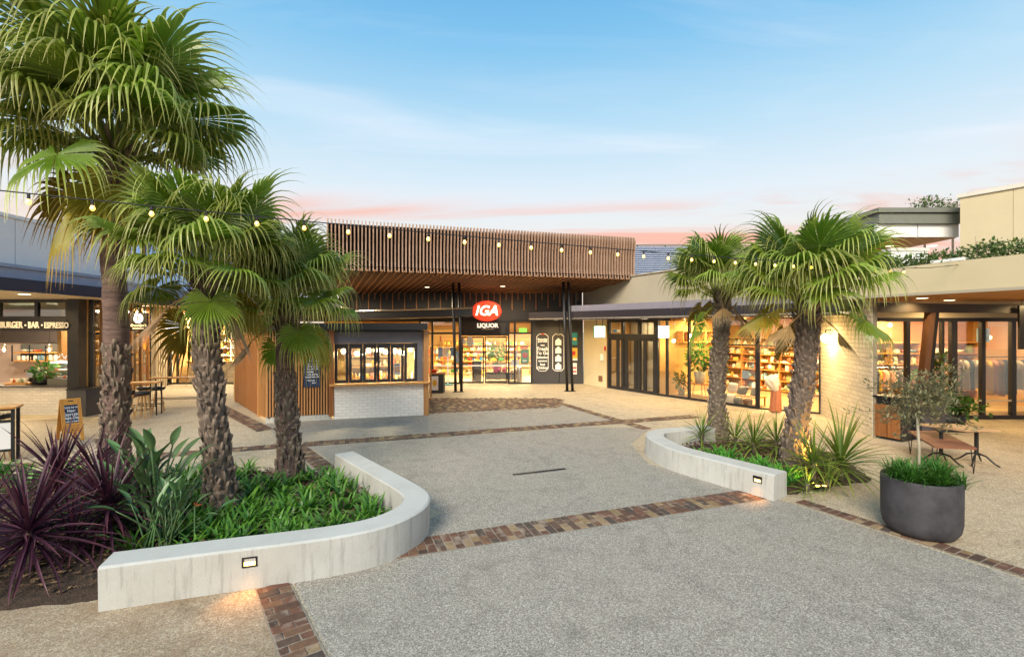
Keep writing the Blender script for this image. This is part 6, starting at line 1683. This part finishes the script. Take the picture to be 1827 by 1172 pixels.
strap_cover('clivia_ground_cover', 'dense bright green strappy clivia filling the left bed', [(-5.0, 5.6), (-3.2, 5.35), (-2.0, 5.72), (-1.68, 6.2), (-1.75, 6.7), (-2.5, 7.6), (-3.3, 8.65), (-4.6, 8.9), (-6.0, 8.6), (-5.6, 6.6)], 215, 14, .34, .016, CLIV, 71, .11, ((-4.12, 6.9, .26), (-3.8, 8.36, .26)))
strap_cover('clivia_ground_cover', 'green strappy plants at the far left behind the purple cordylines', [(-9.6, 6.6), (-7.6, 6.4), (-7.2, 8.5), (-9.4, 8.6)], 50, 14, .42, .017, CLIV, 72, .1)
strap_cover('low_ground_cover', 'low strappy green plants along the inside of the right concrete wall', [(3.45, 10.0), (3.5, 9.5), (4.55, 8.05), (5.0, 8.2), (4.3, 9.6)], 46, 13, .34, .014, CLIV, 73, .1, ((5.27, 9.12, .24),))
gS = 'green spiky cordylines in the right bed'
for lab, px, py, stem, sz, n in (('large spiky green cordyline before the brick pier', 1500, 856, .28, 1.12, 80), ('spiky green cordyline just right of the thicker palm', 1452, 860, .3, .85, 62),
                                 ('spiky green cordyline between the two right palms', 1345, 812, .22, .82, 60), ('spiky green cordyline left of the slim palm', 1252, 792, .22, .72, 50),
                                 ('spiky green cordyline behind, between the two right palms', 1385, 815, .3, .75, 55), ('small spiky cordyline right of the slim palm', 1312, 800, .2, .75, 50),
                                 ('low spiky cordyline at the right front corner of the bed', 1478, 868, .05, .5, 40), ('small low cordyline by the wall end', 1440, 875, .05, .42, 34)):
    p = g(px, py, .1); rosette('spiky_cordyline', lab, 'plant', p, sz, n, SPKB, int(px), stem, BARK, gS, emin=-10)
ag = thing('succulent', 'small dark succulent at the curved end of the right concrete wall', 'plant', g(1212, 783, .1))
for i in range(9):
    az = i*.7; M = T(g(1212, 783, .1)+V(.04*math.cos(az), .04*math.sin(az), 0)) @ RZ(az) @ Matrix.Scale(.36, 4); put('leaf', SPKB[(82, 68, 54)[i % 3]][0], M, ag)
# bark mulch lying on the two beds
def mulch(label, poly, n, seed, z=.115):
    r = random.Random(seed); mb = MB(); mb.col = True; xs = [p[0] for p in poly]; ys = [p[1] for p in poly]; k = 0
    while k < n:
        x, y = r.uniform(min(xs), max(xs)), r.uniform(min(ys), max(ys))
        if not inpoly(x, y, poly): continue
        d = min((V(x, y, 0)-V(*q, 0)).length for q in poly)
        k += 1; L_ = r.uniform(.015, .05); w_ = L_*r.uniform(.25, .6); n0 = len(mb.v)
        M = T(V(x, y, z*min(1, .45+d*1.3)+r.uniform(.015, .04))) @ RZ(r.uniform(0, 6.28)) @ Matrix.Rotation(r.uniform(-.5, .5), 4, 'X')
        mb.add([M @ V(-L_, -w_, 0), M @ V(L_, -w_*.7, 0), M @ V(L_*.9, w_, 0), M @ V(-L_*.8, w_*.8, 0), M @ V(0, 0, .012)], [(0, 1, 4), (1, 2, 4), (2, 3, 4), (3, 0, 4)], r.uniform(0, 1))
    mb.build('bark_mulch', CHIP, label=label, cat='mulch', kind='stuff')
mulch('loose bark mulch in the left garden bed', [(-3.9, 4.95), (-2.0, 5.6), (-1.5, 6.2), (-1.45, 6.7), (-3.1, 8.8), (-4.2, 9.0), (-8.3, 8.8), (-10.2, 7.0), (-9.6, 5.3), (-6.0, 4.75), (-4.5, 4.85)], 5200, 75)
mulch('loose bark mulch in the right garden bed', [(3.3, 10.5), (3.35, 9.6), (4.5, 8.0), (6.2, 8.7), (6.7, 10.3), (6.0, 11.4), (4.6, 11.2)], 1800, 76)
# bed uplights
for k, (px, py) in enumerate(((1459, 873), (1471, 873))):
    c = g(px, py, .05); o = thing('garden_uplight', ('left', 'right')[k]+' one of two small glowing uplights at the front of the right bed', 'light', c)
    MB().lathe([(.035, 0), (.045, .05), (.04, .06)], 12, c).build('can', BLACK, o); MB().lathe([(.001, .004), (.036, .002), (.036, 0)], 12, c+V(0, 0, .062)).build('lens', STEPG, o)
c = V(5.44, 8.76, .22)
o = thing('garden_uplight', 'uplight at the foot of the thicker right palm', 'light', c); MB().lathe([(.035, -.06), (.045, 0), (.04, .01)], 12, c).build('can', BLACK, o); MB().lathe([(.001, .004), (.036, .002), (.036, 0)], 12, c+V(0, 0, .012)).build('lens', STEPG, o)
lamp('SPOT', c+V(0, 0, .04), 190, (1, .52, .10), o, .12, aim=(-.22, .42, 1), spot=math.radians(70))
lamp('SPOT', g(1465, 873, .12), 120, (1, .60, .16), o, .03, aim=(-.55, .75, .75), spot=math.radians(60))
# rooftop hedge on the parapet, roof plants, shrub box
def leaf_mass(name, label, cat, pts_fn, n, ls, mat, seed, kind=None, parent=None, **kw):
    r = random.Random(seed); mb = MB(); mb.col = True
    for i in range(n):
        c = pts_fn(r); ax = V(r.gauss(0, 1), r.gauss(0, 1), r.gauss(.3, 1)).normalized(); sd = ax.cross(V(r.random()-.5, r.random()-.5, 1)).normalized(); L_ = ls*r.uniform(.6, 1.4); nn = ax.cross(sd)*L_*.12
        mb.add([c, c+ax*L_*.5+sd*L_*.26, c+ax*L_, c+ax*L_*.5-sd*L_*.26, c+ax*L_*.5+nn], [(0, 1, 4), (1, 2, 4), (2, 3, 4), (3, 0, 4)], r.uniform(.1, .85))
    return mb.build(name, mat, parent, label=label, cat=cat, kind=kind, **kw) if parent is None else mb.build(name, mat, parent)
def hp(r):
    t = r.random()**.8; q = t*(len(pe)-1)*.92+.35; i = min(int(q), len(pe)-2); f = q-i
    x = pe[i][0]+(pe[i+1][0]-pe[i][0])*f; y = pe[i][1]+(pe[i+1][1]-pe[i][1])*f
    hh = .36+.2*mnoise.noise(V(x*1.5, y*1.5, 3))+.2*max(0, mnoise.noise(V(x*.8, y*.8, 9)))
    return V(x+.4+r.gauss(0, .16), y+.1+r.gauss(0, .1), 3.98+r.random()*hh)
hg = thing('rooftop_hedge', 'straggly green hedge growing along the top of the beige parapet', 'hedge', (9.3, 9.8, 3.75))
leaf_mass('foliage', None, None, hp, 8500, .09, HEDGE, 81, parent=hg)
tw = MB(); rr = random.Random(6)
for i in range(50):
    q = hp(rr); tw.tube([V(q.x, q.y, 3.76), V(q.x+rr.uniform(-.1, .1), q.y+rr.uniform(-.1, .1), q.z+.15)], [.008, .003], 4)
tw.build('twigs', BARK, hg)
rp = thing('rooftop_tree', 'small yellow green treetops peeping over the grey roof at upper right', 'tree', wp(1660, 372, 24.6))
cc0 = [wp(1650, 366, 24.6), wp(1662, 360, 24.6), wp(1700, 370, 24.6), wp(1685, 371, 24.6)]
leaf_mass('crown', None, None, lambda r: r.choice(cc0)+V(r.gauss(0, .32), r.gauss(0, .3), r.gauss(0, .13)), 700, .13, HEDGE, 82, parent=rp)
MB().tube([V(cc0[0].x, 24.6, 3.8), cc0[0]], .05, 6).build('trunk', BARK, rp); MB().tube([V(cc0[2].x, 24.6, 3.8), cc0[2]], .05, 6).build('trunk', BARK, rp)
# ================================================================== string of festoon lights
SLN = thing('festoon_lights', 'string of warm festoon bulbs slung across the square from upper left to the beige parapet', 'string lights', (9.0, 10.9, 4.0))
sa, sb_ = V(-7.41, 2.82, 3.97), V(7.49, 9.32, 3.83)
def strp(t): 
    p = sa+(sb_-sa)*t
    return p+V(0, 0, -4*.12*t*(1-t))
MB().tube([strp(i/60) for i in range(61)]+[V(8.3, 9.67, 3.88), V(9.16, 10.0, 3.98)], .006, 5).build('cable', BLACK, SLN, True)
n = 37
for i in range(1, n+1):
    p = strp(i/n)
    k = MB().tube([p+V(0, 0, .0), p-V(0, 0, .05)], .012, 7).build('socket', BLACK, SLN)
    MB().lathe([(.008, 0), (.016, -.015), (.021, -.03), (.016, -.046), (.003, -.054)], 10, p-V(0, 0, .045)).build('bulb', BULB, k, True)

# ================================================================== charcoal pot with small tree
PC = V(5.38, 6.42, 0)
PT = thing('round_planter', 'large round charcoal stone planter at the right front', 'planter', PC)
MB().lathe([(.001, .0), (.30, .0), (.36, .03), (.405, .10), (.425, .2), (.43, .72), (.425, .735), (.385, .735), (.38, .72), (.38, .66), (.001, .65)], 48, PC).build('pot_body', POT, PT, True)
gt = strap_cover('grass_tuft', 'bright green grass tuft in the round charcoal planter', [(PC.x-.3, PC.y-.3), (PC.x+.3, PC.y-.3), (PC.x+.3, PC.y+.3), (PC.x-.3, PC.y+.3)], 34, 46, .34, .006, GRASS, 91, .68)
TR = thing('small_tree', 'slender feathery grey green tree growing in the round charcoal planter', 'tree', PC+V(0, 0, .66))
tb_ = PC+V(-.03, 0, .6)
MB().tube([tb_, tb_+V(.01, 0, .5), tb_+V(-.01, .01, .95)], [.02, .017, .014], 8).build('trunk', LIMB, TR, True)
rt = random.Random(95); lm = MB(); br = MB(); lm.col = True
crown0 = tb_+V(0, 0, .9)
for i in range(64):
    az = rt.uniform(0, 6.28); el = rt.uniform(-.3, .9); L_ = rt.uniform(.3, .68)*(1.15 if math.cos(az) < 0 else .85)
    if rt.random() < .12: L_ *= 1.35; el = .75
    d = V(math.cos(az)*math.cos(el), math.sin(az)*math.cos(el), math.sin(el)); p0 = crown0+V(0, 0, rt.uniform(-.05, .45))
    pts = [p0+d*L_*t+V(0, 0, -.16*t*t) for t in (0, .35, .7, 1)]
    br.tube(pts, [.007, .005, .003, .0015], 4)
    for k in range(38):
        t = rt.uniform(.25, 1.05); c = p0+d*L_*t+V(0, 0, -.16*t*t)+V(rt.gauss(0, .045), rt.gauss(0, .045), rt.gauss(0, .04))
        ax = (d+V(rt.gauss(0, .7), rt.gauss(0, .7), rt.gauss(0, .7))).normalized(); s = ax.cross(V(rt.random(), rt.random(), 1)).normalized(); l_ = rt.uniform(.04, .085)
        lm.add([c, c+ax*l_*.5+s*l_*.16, c+ax*l_, c+ax*l_*.5-s*l_*.16], [(0, 1, 2, 3)], rt.uniform(.1, .9))
br.build('branches', TWIG, TR); lm.build('foliage', FINE, TR)

# ================================================================== tables at right
# kinked bench on hairpin legs
BZ = .50
def gz(px, py, z=BZ): return g(px, py, z)
bt = [gz(1620, 768), gz(1679, 768), gz(1743, 799), gz(1667, 796)]
BT = thing('hairpin_bench', 'rust brown slab bench on thin hairpin legs behind the round planter', 'bench', V(bt[0].x, bt[0].y, 0))
MB().prism([(p.x, p.y) for p in (bt[0], bt[3], bt[2], bt[1])], BZ-.035, BZ).build('seat_slab', RUST, BT)
cen = sum(bt, V(0, 0, 0))/4
for p in bt:
    q = p+(cen-p)*.08; q.z = 0
    for s in (-.05, .05):
        MB().tube([V(q.x+s, q.y, BZ-.03), V(q.x, q.y, .008)], .008, 6).build('leg', BLACK, BT)
TZ = .74
tt = [g(1640, 755, TZ), g(1700, 755.5, TZ), g(1786, 767, TZ), g(1722, 766.5, TZ)]
TT = thing('picnic_table', 'long pale timber table on a black iron base behind the bench', 'table', V(tt[1].x, tt[1].y, 0))
MB().prism([(p.x, p.y) for p in (tt[0], tt[3], tt[2], tt[1])], TZ-.04, TZ).build('table_top', WOODT, TT)
c = sum(tt, V(0, 0, 0))/4
MB().prism([(c.x-.5, c.y-.12), (c.x+.5, c.y-.12), (c.x+.4, c.y+.12), (c.x-.4, c.y+.12)], TZ-.09, TZ-.042).build('under_frame', BLACK, TT)
for s in (-.35, .35):
    b = V(c.x+s, c.y, 0)
    MB().tube([b+V(0, 0, TZ-.08), b+V(0, 0, .18)], .035, 10).build('pedestal', BLACK, TT)
    for a in range(4):
        d = V(math.cos(a*1.571+.6), math.sin(a*1.571+.6), 0)
        MB().tube([b+V(0, 0, .22), b+d*.14+V(0, 0, .18), b+d*.26+V(0, 0, .06), b+d*.34+V(0, 0, .015)], [.02, .018, .016, .014], 6).build('foot', BLACK, TT, True)
# bin cabinet
bc = [g(1559, 780), g(1607, 789), g(1633, 786)]
BN = thing('bin_cabinet', 'timber fronted litter bin cabinet with black sides next to the brick pier', 'bin', bc[1])
fd = (bc[1]-bc[0]); Fb = frame(bc[0], fd); Lb = fd.length
MB().b2(0, Lb, .03, .62, .0, 1.0, Fb).build('carcass', BLACK, BN)
MB().b2(.02, Lb/2-.01, 0, .03, .06, .84, Fb).build('door', TIMB, BN); MB().b2(Lb/2+.01, Lb-.02, 0, .03, .06, .84, Fb).build('door', TIMB, BN)
MB().b2(-.03, Lb+.02, -.03, .65, 1.0, 1.04, Fb).build('lid', BLACK, BN)
for x in (Lb/2-.05, Lb/2+.05): MB().ball(Fb @ V(x, -.01, .5), .012, 6).build('knob', CHROME, BN)
# grey planter boxes with shrub
b0_ = V(10.35, 12.0, 0)
G1 = thing('grey_planter_box', 'tall slate grey planter box beside the bin cabinet', 'planter', b0_)
MB().prism([(9.75, 11.6), (10.6, 11.9), (10.5, 12.4), (9.7, 12.1)], 0, .82).build('box', POT, G1)
sh0 = g(1715, 768)
G2 = thing('shrub_planter', 'low dark planter filled with a broad glossy green shrub', 'planter', sh0+V(0, .3, 0))
MB().lathe([(.35, 0), (.46, .4), (.43, .4), (.4, .33), (.01, .32)], 24, sh0+V(0, .45, 0)).build('pot_body', BLACK, G2, True)
S2 = thing('broadleaf_shrub', 'broad glossy green shrub spilling over the low dark planter', 'shrub', sh0+V(0, .45, .32))
leaf_mass('foliage', None, None, lambda r: sh0+V(0, .45, .58)+V(r.gauss(0, .27), r.gauss(0, .24), r.gauss(0, .13)), 900, .17, SHRUB, 97, parent=S2)
MB().tube([sh0+V(0, .45, .32), sh0+V(.02, .45, .6)], .02, 6).build('stem', BARK, S2)
CV = thing('climbing_plant', 'leafy climbing plant in front of the dark shop column', 'plant', V(11.9, 13.6, 0))
MB().lathe([(.18, 0), (.22, .4), (.2, .4), (.17, .33), (.01, .32)], 16, (11.75, 13.5, 0)).build('pot', BLACK, CV, True)
leaf_mass('foliage', None, None, lambda r: (lambda t: V(11.75+r.gauss(0, .16*(1.3-t)), 13.5+r.gauss(0, .14), .6+1.35*t))(r.random()), 300, .15, HEDGE, 98, parent=CV)
MB().tube([(11.75, 13.5, .3), (11.78, 13.5, 1.2), (11.72, 13.5, 1.9)], [.014, .01, .005], 5).build('stem', BARK, CV)

# ================================================================== left: sandwich board, bar tables, edge table
AB = thing('chalk_sandwich_board', 'honey timber sandwich board with navy chalk panel standing before the cafe', 'sign', g(115, 786))
pl, pr_ = g(113, 790), g(147, 785)
ad = (pr_-pl).normalized(); an = V(-ad.y, ad.x, 0)
wdt = (pr_-pl).length+.04
FA = frame(pl, ad)
def leanM(sgn): return FA @ T(V(0, 0.0 if sgn > 0 else .62, 0)) @ Matrix.Rotation(-sgn*.30, 4, 'X')
for sgn in (1, -1):
    Ml = leanM(sgn)
    for x in (0, wdt-.07): MB().bbox(x, x+.07, -.014, .014, .0, 1.03, .004, Ml).build('leg', PINE, AB)
    MB().bbox(.07, wdt-.07, -.012, .012, .88, 1.03, .004, Ml).build('top_rail', PINE, AB)
    MB().bbox(.07, wdt-.07, -.012, .012, .2, .44, .004, Ml).build('lower_rail', PINE, AB)
    if sgn > 0:
        MB().b2(.07, wdt-.07, -.008, .008, .44, .88, Ml).build('chalk_panel', CBOARD, AB)
        MB().b2(wdt/2-.05, wdt/2+.05, -.0135, -.011, .96, .985, Ml).build('handle_slot', BLACK, AB)
        for s, z, sz in (('Come try our', .82, .07), ('New', .735, .1), ('Espresso', .65, .105), ('Days Days', .565, .1), ('see you there', .48, .055)):
            me = text_mesh(s, sz, CHALK, bold=.002, ext=.001)
            put('lettering', me, Ml @ T(V(wdt/2, -.0105, z)) @ Matrix.Rotation(math.pi/2, 4, 'X') @ Matrix.Diagonal((.78, 1, 1, 1)), AB)
        for z in (.37, .31, .26): put('lettering', text_mesh('~ fresh every day ~', .04, TIMD, ext=.001), Ml @ T(V(wdt/2, -.0135, z)) @ Matrix.Rotation(math.pi/2, 4, 'X'), AB)
    else: MB().b2(.07, wdt-.07, -.008, .008, .44, .88, Ml).build('chalk_panel', CBOARD, AB)
# bar table and stools
def bar_table(label, p0, p1, dpt, z):
    d = (p1-p0); Fb = frame(p0, d); L_ = d.length; t_ = thing('bar_table', label, 'table', p0)
    MB().bbox(0, L_, 0, dpt, z-.04, z, .005, Fb).build('table_top', TIMH, t_)
    for x in (.03, L_-.06):
        for y in (.03, dpt-.06): MB().b2(x, x+.03, y, y+.03, 0, z-.04, Fb).build('leg', BLACK, t_)
    for y in (.035, dpt-.055): MB().b2(.06, L_-.06, y, y+.02, .28, .30, Fb).build('foot_rail', BLACK, t_)
    return Fb
bt0, bt1 = g(205, 745), g(281, 741)
bar_table('high timber bar table on black legs beside the tallest palm trunk', bt0+V(-.4, 0, 0), bt1, .45, 1.02)
bar_table('second high bar table just behind the first', bt0+V(-.2, 1.6, 0), bt1+V(.4, 1.6, 0), .45, 1.02)
def stool(label, p, seed):
    r = random.Random(seed); t_ = thing('bar_stool', label, 'stool', p, r.uniform(0, 6), group='black bar stools with pale timber legs')
    MB().lathe([(.02, .70), (.15, .69), (.19, .73), (.2, .79), (.18, .78), (.13, .735), (.01, .73)], 18, p).build('seat', PLAST, t_, True)
    for k in range(4):
        a = k*1.571+.5+seed; d = V(math.cos(a), math.sin(a), 0)
        MB().tube([p+d*.09+V(0, 0, .70), p+d*.22], [.017, .014], 7).build('leg', LEGW, t_)
    ring = [p+V(math.cos(q*.5236)*.17, math.sin(q*.5236)*.17, .26) for q in range(13)]
    MB().tube(ring, .008, 5, False).build('foot_ring', BLACK, t_)
stool('black bar stool nearest the palm trunk at the high table', g(233, 744)+V(0, -.1, 0), 1)
stool('black bar stool at the right end of the high table', g(260, 745)+V(0, -.1, 0), 2)
stool('black bar stool behind the first high table on the left', g(240, 738)+V(0, .4, 0), 3)
stool('black bar stool behind the first high table on the right', g(266, 738)+V(0, .4, 0), 4)
# table with screen panel at the left picture edge
ET0 = g(24, 824)
ET = thing('edge_table', 'black framed high table with white screen panel cut by the left picture edge', 'table', ET0)
Fe = frame(ET0-V(1, .6, 0).normalized()*1.5, (1, .6))
MB().bbox(-.1, 1.55, -.05, .40, 1.07, 1.11, .005, Fe).build('table_top', TIMH, ET)
for x in (0, 1.46):
    for y in (0, .30): MB().b2(x, x+.05, y, y+.05, 0, 1.07, Fe).build('leg', BLACK, ET)
MB().b2(.05, 1.46, .005, .045, .8, .85, Fe).build('rail', BLACK, ET); MB().b2(.05, 1.46, .005, .045, .22, .27, Fe).build('rail', BLACK, ET)
MB().b2(.05, 1.46, .015, .035, .27, .80, Fe).build('screen_panel', WHITE, ET)
es = Fe @ V(1.2, .24, 0)
MB().b2(.05, 1.46, .05, .09, 1.03, 1.068, Fe).build('apron', BLACK, ET)
o = thing('bar_stool', 'black bar stool tucked behind the white screen panel at the left edge', 'stool', es); MB().lathe([(.02, .86), (.2, .86), (.23, .9), (.2, .95), (.01, .93)], 18, es).build('seat', PLAST, o, True)
for k in range(4):
    a = k*1.571+.3; d = V(math.cos(a), math.sin(a), 0); MB().tube([es+d*.1+V(0, 0, .87), es+d*.22], .014, 6).build('leg', LEGW, o)
